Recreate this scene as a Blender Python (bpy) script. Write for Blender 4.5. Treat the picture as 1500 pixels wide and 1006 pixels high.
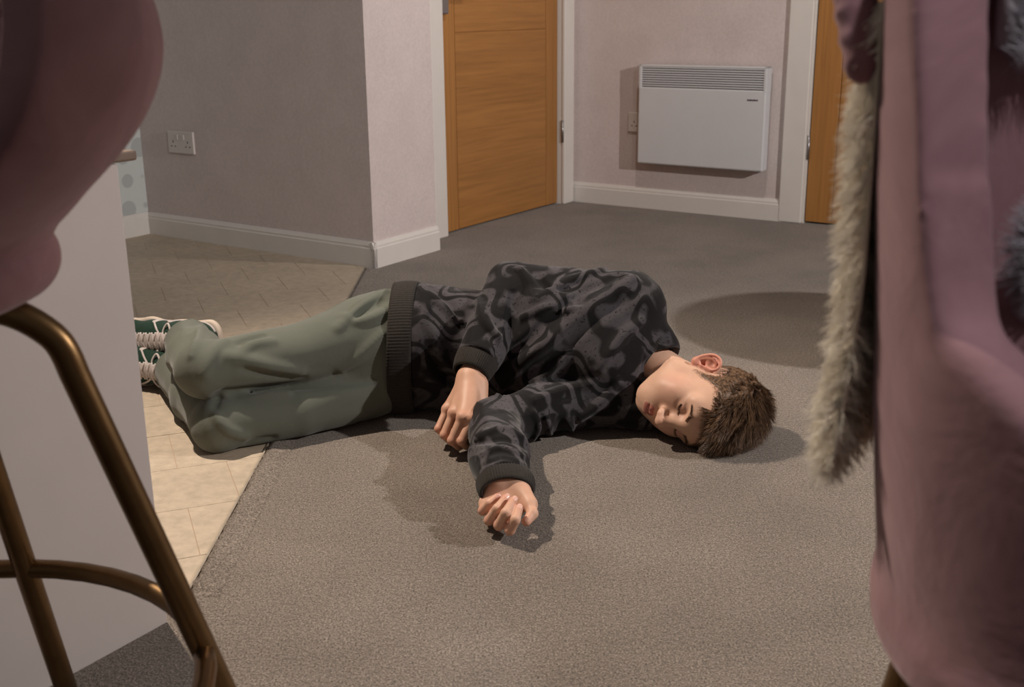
import bpy, bmesh, math, random
import numpy as np
from mathutils import Vector, Matrix

for o in list(bpy.data.objects):
    bpy.data.objects.remove(o)
SC = bpy.context.scene
COL = SC.collection

# ------------------------------------------------------------------ camera
CAM_H = 0.90
FPX = 1653.2                      # focal length in pixels of a 1500 wide frame
_p, _r = math.radians(16.645), math.radians(-0.577)
FW = np.array([0, math.cos(_p), -math.sin(_p)])
RT0 = np.array([1.0, 0, 0]); UP0 = np.cross(RT0, FW)
RT = math.cos(_r) * RT0 + math.sin(_r) * UP0
UPV = -math.sin(_r) * RT0 + math.cos(_r) * UP0
CAM = np.array([0, 0, CAM_H])
cd = bpy.data.cameras.new('camera')
cam = bpy.data.objects.new('camera', cd); COL.objects.link(cam)
M = Matrix.Identity(4)
for i in range(3):
    M[i][0], M[i][1], M[i][2], M[i][3] = RT[i], UPV[i], -FW[i], CAM[i]
cam.matrix_world = M
cd.sensor_width = 36; cd.lens = 36 * FPX / 1500
cd.clip_start = 0.02
cd.dof.use_dof = True; cd.dof.focus_distance = 2.35; cd.dof.aperture_fstop = 7.0
SC.camera = cam

# ------------------------------------------------------------------ world, lights, exposure
SC.view_settings.view_transform = 'Standard'
SC.view_settings.look = 'None'
SC.view_settings.gamma = 1.0
SC.view_settings.use_curve_mapping = False
SC.view_settings.exposure = 0.0
w = bpy.data.worlds.new('world'); SC.world = w; w.use_nodes = True
bg = w.node_tree.nodes['Background']
bg.inputs[0].default_value = (1.0, 0.93, 0.88, 1); bg.inputs[1].default_value = 0.095


def spot(name, loc, target, power, color, angle, blend, radius):
    l = bpy.data.lights.new(name, 'SPOT'); l.energy = power; l.color = color
    l.spot_size = math.radians(angle); l.spot_blend = blend; l.shadow_soft_size = radius
    o = bpy.data.objects.new(name, l); COL.objects.link(o); o.location = loc
    o.rotation_euler = (Vector(target) - Vector(loc)).to_track_quat('-Z', 'Y').to_euler()
    return o


# warm ceiling downlight, a lower lamp to the right, a downlight by the doors, then two added fill spots
spot('downlight_or_fill', (-1.15, 2.50, 2.35), (-0.02, 1.80, 0), 300, (1.0, 0.86, 0.72), 82, 0.8, 0.022)
spot('standing_spot_lamp', (2.40, 1.62, 1.45), (0.4, 3.0, 0.2), 225, (1.0, 0.94, 0.90), 104, 0.5, 0.03)
spot('downlight_or_fill', (0.55, 3.75, 2.40), (0.70, 4.3, 0.3), 46, (1.0, 0.90, 0.82), 110, 0.7, 0.03)
spot('downlight_or_fill', (0.62, -0.30, 2.38), (0.42, 0.45, 0.5), 82, (0.97, 0.96, 1.0), 46, 0.7, 0.04)  # fill added to brighten the front of the draped stool
spot('downlight_or_fill', (1.30, 0.30, 2.38), (-0.55, 4.05, 0.80), 150, (1.0, 0.93, 0.90), 42, 0.9, 0.04)  # narrow fill added to lift the left wall near its corner

# ------------------------------------------------------------------ helpers
YAW = math.radians(33.94)
AX = np.array([-math.cos(YAW), math.sin(YAW), 0])      # along the wall with the heater, to the left
BX = np.array([math.sin(YAW), math.cos(YAW), 0])       # along the wall with the oak door, into the room


def ab(a, b, z=0.0):
    v = AX * a + BX * b
    return (float(v[0]), float(v[1]), float(z))


def ray(u, v):
    return FW + RT * (u - 750) / FPX - UPV * (v - 503) / FPX


def at(u, v, h):                  # the point of height h seen at a place of the photograph
    d = ray(u, v); return CAM + d * ((h - CAM_H) / d[2])


def atd(u, v, depth):             # the same by distance from the lens
    return CAM + ray(u, v) * depth


def tag(o, label=None, cat=None, group=None, kind=None):
    if label: o['label'] = label
    if cat: o['category'] = cat
    if group: o['group'] = group
    if kind: o['kind'] = kind
    return o


def empty(name, loc=(0, 0, 0), parent=None):
    o = bpy.data.objects.new(name, None); COL.objects.link(o); o.location = loc
    o.empty_display_size = 0.05
    if parent: o.parent = parent
    return o


def link(name, me, mat, parent=None, smooth=False):
    o = bpy.data.objects.new(name, me); COL.objects.link(o)
    if mat is not None and len(me.materials) == 0: me.materials.append(mat)
    if smooth: me.shade_smooth()
    if parent is not None:
        o.parent = parent
        bpy.context.view_layer.update()
        o.matrix_parent_inverse = parent.matrix_world.inverted()
    return o


def pydata(name, V, F, mat, parent=None, smooth=False):
    me = bpy.data.meshes.new(name); me.from_pydata([tuple(map(float, v)) for v in V], [], [tuple(map(int, f)) for f in F]); me.update()
    return link(name, me, mat, parent, smooth)


def np_mesh(name, V, Q):
    V = np.asarray(V, np.float32); Q = np.asarray(Q, np.int32); k = Q.shape[1]
    me = bpy.data.meshes.new(name)
    me.vertices.add(len(V)); me.vertices.foreach_set('co', V.ravel())
    me.loops.add(Q.size); me.loops.foreach_set('vertex_index', Q.ravel())
    me.polygons.add(len(Q)); me.polygons.foreach_set('loop_start', np.arange(0, Q.size, k, dtype=np.int32))
    me.update(calc_edges=True); me.validate()
    return me


def bm_obj(name, bm, mat, parent=None, smooth=False):
    me = bpy.data.meshes.new(name); bmesh.ops.recalc_face_normals(bm, faces=bm.faces); bm.to_mesh(me); bm.free()
    return link(name, me, mat, parent, smooth)


def add_hexa(bm, pts, bevel=0.0, seg=2):
    """a box from eight corner points (bottom ring then top ring)"""
    vs = [bm.verts.new(p) for p in pts]
    fs = [bm.faces.new([vs[i] for i in f]) for f in ((3, 2, 1, 0), (4, 5, 6, 7), (0, 1, 5, 4), (1, 2, 6, 5), (2, 3, 7, 6), (3, 0, 4, 7))]
    if bevel > 0:
        es = list({e for f in fs for e in f.edges})
        bmesh.ops.bevel(bm, geom=es, offset=bevel, segments=seg, affect='EDGES', profile=0.5)


def ab_box(bm, a0, a1, b0, b1, z0, z1, bevel=0.0, seg=2):
    add_hexa(bm, [ab(a0, b0, z0), ab(a1, b0, z0), ab(a1, b1, z0), ab(a0, b1, z0),
                  ab(a0, b0, z1), ab(a1, b0, z1), ab(a1, b1, z1), ab(a0, b1, z1)], bevel, seg)


def box_ab(name, a0, a1, b0, b1, z0, z1, mat, parent=None, bevel=0.0, seg=2):
    bm = bmesh.new(); ab_box(bm, a0, a1, b0, b1, z0, z1, bevel, seg)
    return bm_obj(name, bm, mat, parent)


def tube_data(pts, rad, n=12, closed=False):
    pts = [np.array(p, float) for p in pts]; V = []; F = []
    m = len(pts)
    if not hasattr(rad, '__len__'): rad = [rad] * m
    nrm = None
    for i, p in enumerate(pts):
        if closed: t = pts[(i + 1) % m] - pts[i - 1]
        else: t = pts[min(i + 1, m - 1)] - pts[max(i - 1, 0)]
        t = t / (np.linalg.norm(t) + 1e-9)
        if nrm is None:
            a = np.array([0, 0, 1.0]) if abs(t[2]) < 0.9 else np.array([1.0, 0, 0])
            nrm = np.cross(t, a)
        nrm = nrm - t * (nrm @ t); nrm /= np.linalg.norm(nrm); b = np.cross(t, nrm)
        for j in range(n):
            an = 2 * math.pi * j / n
            V.append(p + rad[i] * (math.cos(an) * nrm + math.sin(an) * b))
    for i in range(m if closed else m - 1):
        for j in range(n):
            k = (i + 1) % m
            F.append((i * n + j, i * n + (j + 1) % n, k * n + (j + 1) % n, k * n + j))
    if not closed:
        F.append(tuple(range(n - 1, -1, -1))); F.append(tuple((m - 1) * n + j for j in range(n)))
    return V, F


def spline(pts, n=8):
    pts = [np.array(p, float) for p in pts]; out = []
    for i in range(len(pts) - 1):
        p0 = pts[max(i - 1, 0)]; p1 = pts[i]; p2 = pts[i + 1]; p3 = pts[min(i + 2, len(pts) - 1)]
        for k in range(n):
            t = k / n
            out.append(0.5 * (2 * p1 + (p2 - p0) * t + (2 * p0 - 5 * p1 + 4 * p2 - p3) * t * t + (3 * p1 - p0 - 3 * p2 + p3) * t ** 3))
    out.append(pts[-1]); return out


def tube(name, pts, rad, mat, parent=None, n=12, closed=False):
    V, F = tube_data(pts, rad, n, closed); return pydata(name, V, F, mat, parent, True)


# ------------------------------------------------------------------ materials
def srgb(r, g, b):
    f = lambda c: (c / 255 / 12.92) if c / 255 <= 0.04045 else ((c / 255 + 0.055) / 1.055) ** 2.4
    return (f(r), f(g), f(b), 1.0)


class Mat:
    def __init__(s, name, base, rough=0.6, metal=0.0, spec=0.5, sheen=0.0):
        s.m = bpy.data.materials.new(name); s.m.use_nodes = True
        s.t = s.m.node_tree; s.b = s.t.nodes['Principled BSDF']
        s.b.inputs['Base Color'].default_value = base; s.b.inputs['Roughness'].default_value = rough
        s.b.inputs['Metallic'].default_value = metal; s.b.inputs['Specular IOR Level'].default_value = spec
        if sheen:
            s.b.inputs['Sheen Weight'].default_value = sheen; s.b.inputs['Sheen Roughness'].default_value = 0.45
        s.co = None

    def n(s, kind, **kw):
        x = s.t.nodes.new(kind)
        for k, v in kw.items():
            if k in x.inputs: x.inputs[k].default_value = v
            else: setattr(x, k, v)
        return x

    def l(s, a, ao, b, bi): s.t.links.new(a.outputs[ao], b.inputs[bi])

    def coord(s, scale=(1, 1, 1), rot=(0, 0, 0)):
        c = s.n('ShaderNodeTexCoord'); mp = s.n('ShaderNodeMapping')
        mp.inputs['Scale'].default_value = scale; mp.inputs['Rotation'].default_value = rot
        s.l(c, 'Object', mp, 'Vector'); return mp

    def noise(s, scale, detail=4, rough=0.6, mp=None, dist=0.0):
        x = s.n('ShaderNodeTexNoise'); x.inputs['Scale'].default_value = scale; x.inputs['Detail'].default_value = detail
        x.inputs['Roughness'].default_value = rough; x.inputs['Distortion'].default_value = dist
        s.l(mp or s.coord(), 0, x, 'Vector'); return x

    def ramp(s, src, out, stops):
        r = s.n('ShaderNodeValToRGB'); e = r.color_ramp.elements
        while len(e) < len(stops): e.new(0.5)
        for el, (p, c) in zip(e, stops): el.position = p; el.color = c
        s.l(src, out, r, 'Fac'); return r

    def color(s, node, out='Color'): s.l(node, out, s.b, 'Base Color')

    def mix(s, fac, a, b, mode='MIX'):
        x = s.n('ShaderNodeMix', data_type='RGBA', blend_type=mode)
        for i, v in ((0, fac), (6, a), (7, b)):
            if isinstance(v, tuple) and len(v) == 2 and hasattr(v[0], 'outputs'): s.t.links.new(v[0].outputs[v[1]], x.inputs[i])
            else: x.inputs[i].default_value = v
        return x

    def bump(s, src, out, strength=0.3, dist=0.002):
        b = s.n('ShaderNodeBump'); b.inputs['Strength'].default_value = strength; b.inputs['Distance'].default_value = dist
        s.l(src, out, b, 'Height')
        if s.b.inputs['Normal'].is_linked:
            s.t.links.new(s.b.inputs['Normal'].links[0].from_socket, b.inputs['Normal'])
        s.l(b, 'Normal', s.b, 'Normal'); return b


def c_mul(c, k): return (c[0] * k, c[1] * k, c[2] * k, 1)


def carpet_mat():
    c = srgb(118, 108, 99); m = Mat('carpet_pile', c, 0.95, spec=0.1, sheen=0.15)
    mp = m.coord()
    n1 = m.noise(330, 3, 0.7, mp); n2 = m.noise(3.2, 3, 0.6, mp); n3 = m.noise(120, 2, 0.6, mp)
    r1 = m.ramp(n1, 'Fac', [(0.34, c_mul(c, 0.30)), (0.50, c), (0.66, c_mul(c, 1.9))])
    r2 = m.ramp(n2, 'Fac', [(0.35, (0.86, 0.86, 0.86, 1)), (0.65, (1.08, 1.08, 1.08, 1))])
    x = m.mix(1.0, (r1, 'Color'), (r2, 'Color'), 'MULTIPLY')
    r3 = m.ramp(n3, 'Fac', [(0.35, (0.82, 0.82, 0.82, 1)), (0.6, (1.08, 1.08, 1.08, 1))])
    y = m.mix(1.0, (x, 2), (r3, 'Color'), 'MULTIPLY')
    m.t.links.new(y.outputs[2], m.b.inputs['Base Color'])
    m.bump(n3, 'Fac', 0.5, 0.006); m.bump(n1, 'Fac', 0.6, 0.003)
    return m.m


def vinyl_mat():
    c = srgb(178, 163, 144); m = Mat('vinyl_tile_stone', c, 0.55, spec=0.3)
    mp = m.coord(); n1 = m.noise(38, 5, 0.65, mp); n2 = m.noise(4, 3, 0.5, mp)
    r1 = m.ramp(n1, 'Fac', [(0.3, c_mul(c, 0.84)), (0.7, c_mul(c, 1.12))])
    r2 = m.ramp(n2, 'Fac', [(0.3, (0.92, 0.92, 0.92, 1)), (0.7, (1.05, 1.05, 1.05, 1))])
    x = m.mix(1.0, (r1, 'Color'), (r2, 'Color'), 'MULTIPLY'); m.t.links.new(x.outputs[2], m.b.inputs['Base Color'])
    m.bump(n1, 'Fac', 0.15, 0.002); return m.m


def wallpaper_mat(name, c):
    m = Mat(name, c, 0.75, spec=0.25); mp = m.coord()
    n1 = m.noise(95, 4, 0.7, mp, 0.4); n2 = m.noise(7, 4, 0.6, mp)
    r1 = m.ramp(n1, 'Fac', [(0.35, c_mul(c, 0.93)), (0.65, c_mul(c, 1.05))])
    r2 = m.ramp(n2, 'Fac', [(0.35, (0.955, 0.955, 0.955, 1)), (0.65, (1.02, 1.02, 1.02, 1))])
    x = m.mix(1.0, (r1, 'Color'), (r2, 'Color'), 'MULTIPLY'); m.t.links.new(x.outputs[2], m.b.inputs['Base Color'])
    m.bump(n1, 'Fac', 0.25, 0.0015); return m.m


def plain_mat(name, c, rough=0.5, spec=0.4, metal=0.0, var=0.04, sc=12, bump=0.0):
    m = Mat(name, c, rough, metal, spec); mp = m.coord(); n = m.noise(sc, 3, 0.6, mp)
    r = m.ramp(n, 'Fac', [(0.3, c_mul(c, 1 - var)), (0.7, c_mul(c, 1 + var))]); m.color(r)
    if bump: m.bump(n, 'Fac', bump, 0.001)
    return m.m


def oak_mat(name, horizontal):
    c = srgb(162, 113, 62); m = Mat(name, c, 0.45, spec=0.35)
    rot = (0, 0, YAW)       # door wall runs along BX
    mp = m.coord(); mp.inputs['Rotation'].default_value = (0, 0, YAW)
    mp.inputs['Scale'].default_value = (2.2, 2.2, 60) if horizontal else (75, 75, 2.0)
    n1 = m.noise(1.0, 5, 0.65, mp, 0.6)
    mp2 = m.coord(); mp2.inputs['Rotation'].default_value = (0, 0, YAW)
    mp2.inputs['Scale'].default_value = (0.9, 0.9, 10) if horizontal else (9, 9, 0.5)
    n2 = m.noise(1.0, 3, 0.6, mp2, 0.8)
    r1 = m.ramp(n1, 'Fac', [(0.3, c_mul(c, 0.80)), (0.5, c), (0.72, c_mul(c, 1.14))])
    r2 = m.ramp(n2, 'Fac', [(0.3, (0.86, 0.84, 0.80, 1)), (0.7, (1.06, 1.05, 1.04, 1))])
    x = m.mix(1.0, (r1, 'Color'), (r2, 'Color'), 'MULTIPLY'); m.t.links.new(x.outputs[2], m.b.inputs['Base Color'])
    m.bump(n1, 'Fac', 0.08, 0.001); return m.m


def velvet_mat(name, c, dark):
    m = Mat(name, c, 0.8, spec=0.2, sheen=0.35); mp = m.coord()
    m.b.inputs['Sheen Tint'].default_value = (0.95, 0.78, 0.80, 1)
    n1 = m.noise(9, 4, 0.6, mp, 0.5); n2 = m.noise(700, 2, 0.6, mp)
    r = m.ramp(n1, 'Fac', [(0.3, dark), (0.7, c)]); m.color(r)
    m.bump(n1, 'Fac', 0.35, 0.01); m.bump(n2, 'Fac', 0.15, 0.0006); return m.m


def sweat_mat():
    m = Mat('graffiti_print_jersey', srgb(70, 67, 70), 0.88, spec=0.15, sheen=0.14)
    mp = m.coord((1, 1, 1)); nw = m.noise(7.0, 1, 0.4, mp)
    add = m.n('ShaderNodeVectorMath', operation='MULTIPLY_ADD'); m.l(nw, 'Color', add, 0)
    add.inputs[1].default_value = (0.16, 0.16, 0.16); m.l(mp, 0, add, 2)
    na = m.n('ShaderNodeTexNoise'); na.inputs['Scale'].default_value = 10.0; na.inputs['Detail'].default_value = 0.3; m.l(add, 0, na, 'Vector')
    k = (0.0, 0.0, 0.0, 1); wht = (1, 1, 1, 1)
    r1 = m.ramp(na, 'Fac', [(0.385, wht), (0.405, k), (0.465, k), (0.485, wht), (0.555, wht), (0.575, k), (0.645, k), (0.665, wht)])
    nb = m.noise(17, 1.0, 0.5, mp); r2 = m.ramp(nb, 'Fac', [(0.38, k), (0.45, wht)])
    nc = m.noise(150, 2, 0.6, mp); r3 = m.ramp(nc, 'Fac', [(0.34, (0.15, 0.15, 0.15, 1)), (0.40, wht)])
    x = m.mix(1.0, (r1, 'Color'), (r2, 'Color'), 'MULTIPLY'); y = m.mix(1.0, (x, 2), (r3, 'Color'), 'MULTIPLY')
    nd = m.noise(5, 3, 0.6, mp); grey = m.ramp(nd, 'Fac', [(0.3, srgb(54, 51, 54)), (0.7, srgb(76, 72, 75))])
    z = m.mix((y, 2), srgb(22, 20, 21), (grey, 'Color')); m.t.links.new(z.outputs[2], m.b.inputs['Base Color'])
    n5 = m.noise(420, 2, 0.6, mp); m.bump(n5, 'Fac', 0.12, 0.0008)
    n6 = m.noise(22, 4, 0.6, mp, 0.8); m.bump(n6, 'Fac', 0.30, 0.006)
    return m.m


def cloth_mat(name, c, wr=0.3):
    m = Mat(name, c, 0.9, spec=0.15, sheen=0.15); mp = m.coord()
    n1 = m.noise(500, 2, 0.6, mp); n2 = m.noise(16, 4, 0.6, mp, 0.8); n3 = m.noise(4, 3, 0.5, mp)
    r = m.ramp(n3, 'Fac', [(0.3, c_mul(c, 0.93)), (0.7, c_mul(c, 1.06))]); m.color(r)
    m.bump(n1, 'Fac', 0.12, 0.0007); m.bump(n2, 'Fac', wr, 0.006); return m.m


def rib_mat():
    c = srgb(46, 42, 39); m = Mat('ribbed_black_knit', c, 0.9, spec=0.15, sheen=0.1); mp = m.coord()
    n = m.noise(260, 2, 0.6, mp); r = m.ramp(n, 'Fac', [(0.3, c_mul(c, 0.8)), (0.7, c_mul(c, 1.2))]); m.color(r); m.bump(n, 'Fac', 0.2, 0.001); return m.m


def skin_mat():
    m = Mat('skin', srgb(214, 172, 146), 0.5, spec=0.35); mp = m.coord()
    a = m.n('ShaderNodeVertexColor', layer_name='tint')
    n1 = m.noise(260, 3, 0.6, mp); n2 = m.noise(30, 3, 0.6, mp)
    r1 = m.ramp(n2, 'Fac', [(0.3, (0.94, 0.91, 0.90, 1)), (0.7, (1.03, 1.02, 1.02, 1))])
    x = m.mix(1.0, (a, 'Color'), (r1, 'Color'), 'MULTIPLY'); m.t.links.new(x.outputs[2], m.b.inputs['Base Color'])
    m.b.inputs['Subsurface Weight'].default_value = 0.10; m.b.inputs['Subsurface Radius'].default_value = (1.0, 0.35, 0.2); m.b.inputs['Subsurface Scale'].default_value = 0.006
    m.bump(n1, 'Fac', 0.12, 0.0006); return m.m


def hair_mat(name, c1, c2, sc=40):
    m = Mat(name, c1, 0.45, spec=0.4); mp = m.coord(); n = m.noise(sc, 3, 0.6, mp)
    r = m.ramp(n, 'Fac', [(0.35, c1), (0.68, c2)]); m.color(r); return m.m


def strand_mat(name, c1, c2, rough=0.5):
    m = Mat(name, c1, rough, spec=0.35); a = m.n('ShaderNodeVertexColor', layer_name='tint')
    r = m.ramp(a, 'Color', [(0.0, c1), (1.0, c2)]); m.color(r); return m.m


def pattern_wall_mat():
    c = srgb(196, 200, 198); m = Mat('patterned_wallpaper', c, 0.6, spec=0.3); mp = m.coord()
    v = m.n('ShaderNodeTexVoronoi'); v.inputs['Scale'].default_value = 9; v.inputs['Randomness'].default_value = 0.25; m.l(mp, 0, v, 'Vector')
    r = m.ramp(v, 'Distance', [(0.38, srgb(172, 176, 175)), (0.40, c)]); m.color(r); return m.m


MT = dict(hair_s=strand_mat('brown_hair_locks', srgb(48, 34, 25), srgb(134, 103, 77), 0.42), fleece_s=strand_mat('cream_fleece_locks', srgb(216, 202, 180), srgb(252, 246, 234), 0.6), grey_s=strand_mat('grey_pile_locks', srgb(104, 96, 100), srgb(208, 202, 206), 0.6),
          carpet=carpet_mat(), vinyl=vinyl_mat(), grout=plain_mat('tile_grout', srgb(168, 146, 124), 0.8),
          wallp=wallpaper_mat('pale_pink_wallpaper', srgb(205, 192, 189)), pattern=pattern_wall_mat(),
          white=plain_mat('white_gloss_paint', srgb(214, 208, 202), 0.35, 0.45, var=0.02),
          oak_h=oak_mat('oak_veneer_crosswise', True), oak_v=oak_mat('oak_veneer_upright', False),
          steel=plain_mat('brushed_steel', srgb(160, 156, 158), 0.35, 0.5, 0.9),
          heater=plain_mat('white_enamel', srgb(206, 206, 208), 0.4, 0.45, var=0.015), slot=plain_mat('grille_shadow_gap', srgb(92, 92, 98), 0.7),
          plastic=plain_mat('white_plastic', srgb(206, 198, 194), 0.35, 0.5), dark=plain_mat('dark_mark', srgb(62, 46, 52), 0.6),
          panel=plain_mat('matt_white_panel', srgb(186, 176, 172), 0.6, 0.3, var=0.02), walnut=plain_mat('brown_worktop', srgb(104, 84, 70), 0.45, var=0.1, sc=30),
          brass=plain_mat('brushed_brass', srgb(124, 98, 68), 0.36, 0.5, 1.0, var=0.12, sc=25),
          velvet=velvet_mat('mauve_pink_velvet', srgb(158, 120, 124), srgb(130, 94, 98)),
          sweat=sweat_mat(), rib=rib_mat(), trouser=cloth_mat('sage_grey_fleece', srgb(94, 97, 88), 0.22),
          skin=skin_mat(), hair=hair_mat('brown_hair', srgb(46, 33, 24), srgb(122, 93, 68), 190), brow=hair_mat('brow_hair', srgb(92, 68, 52), srgb(118, 88, 68)),
          green=cloth_mat('green_suede', srgb(30, 52, 42), 0.1), shoewhite=plain_mat('white_leather', srgb(184, 174, 170), 0.55),
          lace=plain_mat('white_lace', srgb(188, 178, 175), 0.8, bump=0.3, sc=300), gum=plain_mat('cream_rubber', srgb(196, 180, 164), 0.7),
          creamfur=hair_mat('cream_sheepskin', srgb(226, 212, 190), srgb(242, 232, 216), 14), greyfur=hair_mat('grey_faux_fur', srgb(120, 110, 114), srgb(196, 188, 192), 20),
          nail=plain_mat('nail', srgb(224, 176, 160), 0.3, 0.5), lining=plain_mat('dark_lining', srgb(30, 27, 26), 0.9), strip=plain_mat('edge_strip', srgb(150, 140, 128), 0.4, 0.5))
# ================================================================== the setting
fl = pydata('floor', [(-4, -1.5, 0), (4, -1.5, 0), (4, 7, 0), (-4, 7, 0)], [(0, 1, 2, 3)], MT['carpet']); tag(fl, 'taupe grey cut pile carpet covering the room floor', kind='structure')

# kitchen floor: vinyl tiles in half bond, set into the carpet edge
EDGE_X = -0.522
e1 = np.array([0.358, -0.934]); e2 = np.array([0.934, 0.358])


def clip(poly, n, c):               # keep the side n.p <= c
    out = []
    for i in range(len(poly)):
        p, q = poly[i], poly[(i + 1) % len(poly)]; dp, dq = n @ p - c, n @ q - c
        if dp <= 0: out.append(p)
        if dp * dq < 0: out.append(p + (q - p) * dp / (dp - dq))
    return out


PA = 1.300                          # front of the kitchen unit
WB = 3.030                          # plane of the wall with the socket
region = [(np.array([1.0, 0]), EDGE_X), (BX[:2], WB + 0.02), (-AX[:2], -(PA + 0.045)), (AX[:2], 3.90)]
vf = None
poly = [np.array(p, float) for p in ((-4, 0), (1, 0), (1, 6), (-4, 6))]
for n_, c_ in region: poly = clip(poly, n_, c_)
vb = bmesh.new()
top = [vb.verts.new((p[0], p[1], 0.0035)) for p in poly]; bot = [vb.verts.new((p[0], p[1], 0.0003)) for p in poly]
vb.faces.new(top); vb.faces.new(bot[::-1])
for i in range(len(top)): vb.faces.new([top[i], bot[i], bot[(i + 1) % len(top)], top[(i + 1) % len(top)]])
vf = bm_obj('floor_vinyl', vb, MT['grout']); tag(vf, 'beige vinyl tile kitchen floor beside the carpet', kind='structure')
TW, TD, gp = 0.195, 0.205, 0.0008
for r_ in range(-24, 2):
    for c_ in range(-14, 16):
        s0 = r_ * TD + 0.02; x0 = c_ * TW + (TW / 2 if r_ % 2 else 0) + 0.124
        q = [e1 * (s0 + gp) + e2 * (x0 + gp), e1 * (s0 + TD - gp) + e2 * (x0 + gp), e1 * (s0 + TD - gp) + e2 * (x0 + TW - gp), e1 * (s0 + gp) + e2 * (x0 + TW - gp)]
        for n_, cc in region:
            q = clip(q, n_, cc - 0.002)
            if len(q) < 3: break
        if len(q) < 3: continue
        ar = 0.5 * abs(sum(q[i][0] * q[(i + 1) % len(q)][1] - q[(i + 1) % len(q)][0] * q[i][1] for i in range(len(q))))
        if ar < 4e-4: continue
        bm = bmesh.new(); dz = 0.0001 * ((r_ * 7 + c_ * 3) % 3)
        t_ = [bm.verts.new((p[0], p[1], 0.0042 + dz)) for p in q]; b_ = [bm.verts.new((p[0], p[1], 0.0030)) for p in q]
        bm.faces.new(t_); bm.faces.new(b_[::-1])
        for i in range(len(t_)): bm.faces.new([t_[i], b_[i], b_[(i + 1) % len(t_)], t_[(i + 1) % len(t_)]])
        bm_obj('vinyl_tile', bm, MT['vinyl'], vf)
# carpet edge: raised pile lip along the vinyl and a thin metal strip
V = []; F = []; rng = random.Random(3); N = 220
for i in range(N + 1):
    y = 1.615 + (3.97 - 1.615) * i / N; j = rng.uniform(-.0025, .0025)
    kk = min(1.0, (N - abs(2 * i - N)) / 6 + .02)
    V += [(EDGE_X + 0.001 + j, y, 0.0), (EDGE_X + 0.002 + j, y, (0.008 + rng.uniform(-.001, .002)) * kk), (EDGE_X + 0.014, y, 0.009 * kk), (EDGE_X + 0.05, y, 0.0005)]
for i in range(N):
    for k in range(3): a = i * 4 + k; F.append((a, a + 1, a + 5, a + 4))
cl = pydata('carpet_edge', V, F, MT['carpet'], fl, True)
bm = bmesh.new()
add_hexa(bm, [(EDGE_X - .004, 1.615, .003), (EDGE_X, 1.615, .003), (EDGE_X, 3.96, .003), (EDGE_X - .004, 3.96, .003), (EDGE_X - .004, 1.615, .0065), (EDGE_X, 1.615, .0065), (EDGE_X, 3.96, .0065), (EDGE_X - .004, 3.96, .0065)])
tag(bm_obj('trim_1', bm, MT['strip']), 'thin pale strip where vinyl floor meets carpet', kind='structure')

WH = 2.40; SK = 0.094
A0, A1 = 2.634, 3.86                # pier face; kitchen wall
RA = 2.765                          # recessed wall that holds the oak door
HB = 4.645                          # wall with the heater
st = lambda o, lab: tag(o, lab, kind='structure')
st(box_ab('wall_left', A0, A1 + .1, WB, 3.400, 0, WH, MT['wallp']), 'pale pink textured wallpaper on the projecting wall and its corner')
st(box_ab('wall_kitchen', A1, A1 + .1, -0.6, WB, 0, WH, MT['pattern']), 'white wall with grey leaf pattern in the kitchen corner')
bm = bmesh.new()
ab_box(bm, RA, RA + .12, 3.400, 3.570, 0, WH); ab_box(bm, RA, RA + .12, 4.575, HB + .1, 0, WH); ab_box(bm, RA, RA + .12, 3.570, 4.575, 2.02, WH)
st(bm_obj('wall_door', bm, MT['wallp']), 'pale wall around the recessed oak door')
bm = bmesh.new()
ab_box(bm, 1.660, RA, HB, HB + .1, 0, WH); ab_box(bm, 0.70, 1.660, HB, HB + .1, 2.02, WH); ab_box(bm, -1.8, 0.70, HB, HB + .1, 0, WH)
st(bm_obj('wall_back', bm, MT['wallp']), 'pale pink textured wallpaper behind the panel heater')


def skirting(name, side, a0, a1, b0, b1, lab):
    """skirting board with a stepped moulded top; side is the direction it faces"""
    bm = bmesh.new(); d = 0.016
    prof = [(0, 0), (d, 0), (d, SK - .024), (d - .003, SK - .020), (d - .003, SK - .013), (d - .008, SK - .004), (d - .010, SK), (0, SK)]
    ends = []
    for (a, b) in ((a0, b0), (a1, b1)):
        ends.append([bm.verts.new(ab(a - p[0] * side[0], b - p[0] * side[1], p[1])) for p in prof])
    n = len(prof)
    for i in range(n): bm.faces.new([ends[0][i], ends[0][(i + 1) % n], ends[1][(i + 1) % n], ends[1][i]])
    bm.faces.new(ends[0][::-1]); bm.faces.new(ends[1])
    st(bm_obj(name, bm, MT['white']), lab)


skirting('baseboard_left', (0, 1), A0 - .016, A1, WB, WB, 'white moulded skirting along the shaded wall with the socket')
skirting('baseboard_pier', (1, 0), A0, A0, WB - .016, 3.400, 'short bright white skirting on the end of the projecting wall')
skirting('baseboard_kitchen', (1, 0), A1, A1, 0.0, WB, 'white skirting below the patterned kitchen wall')
skirting('baseboard_back', (0, 1), 1.715, RA, HB, HB, 'white skirting under the panel heater')

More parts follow.
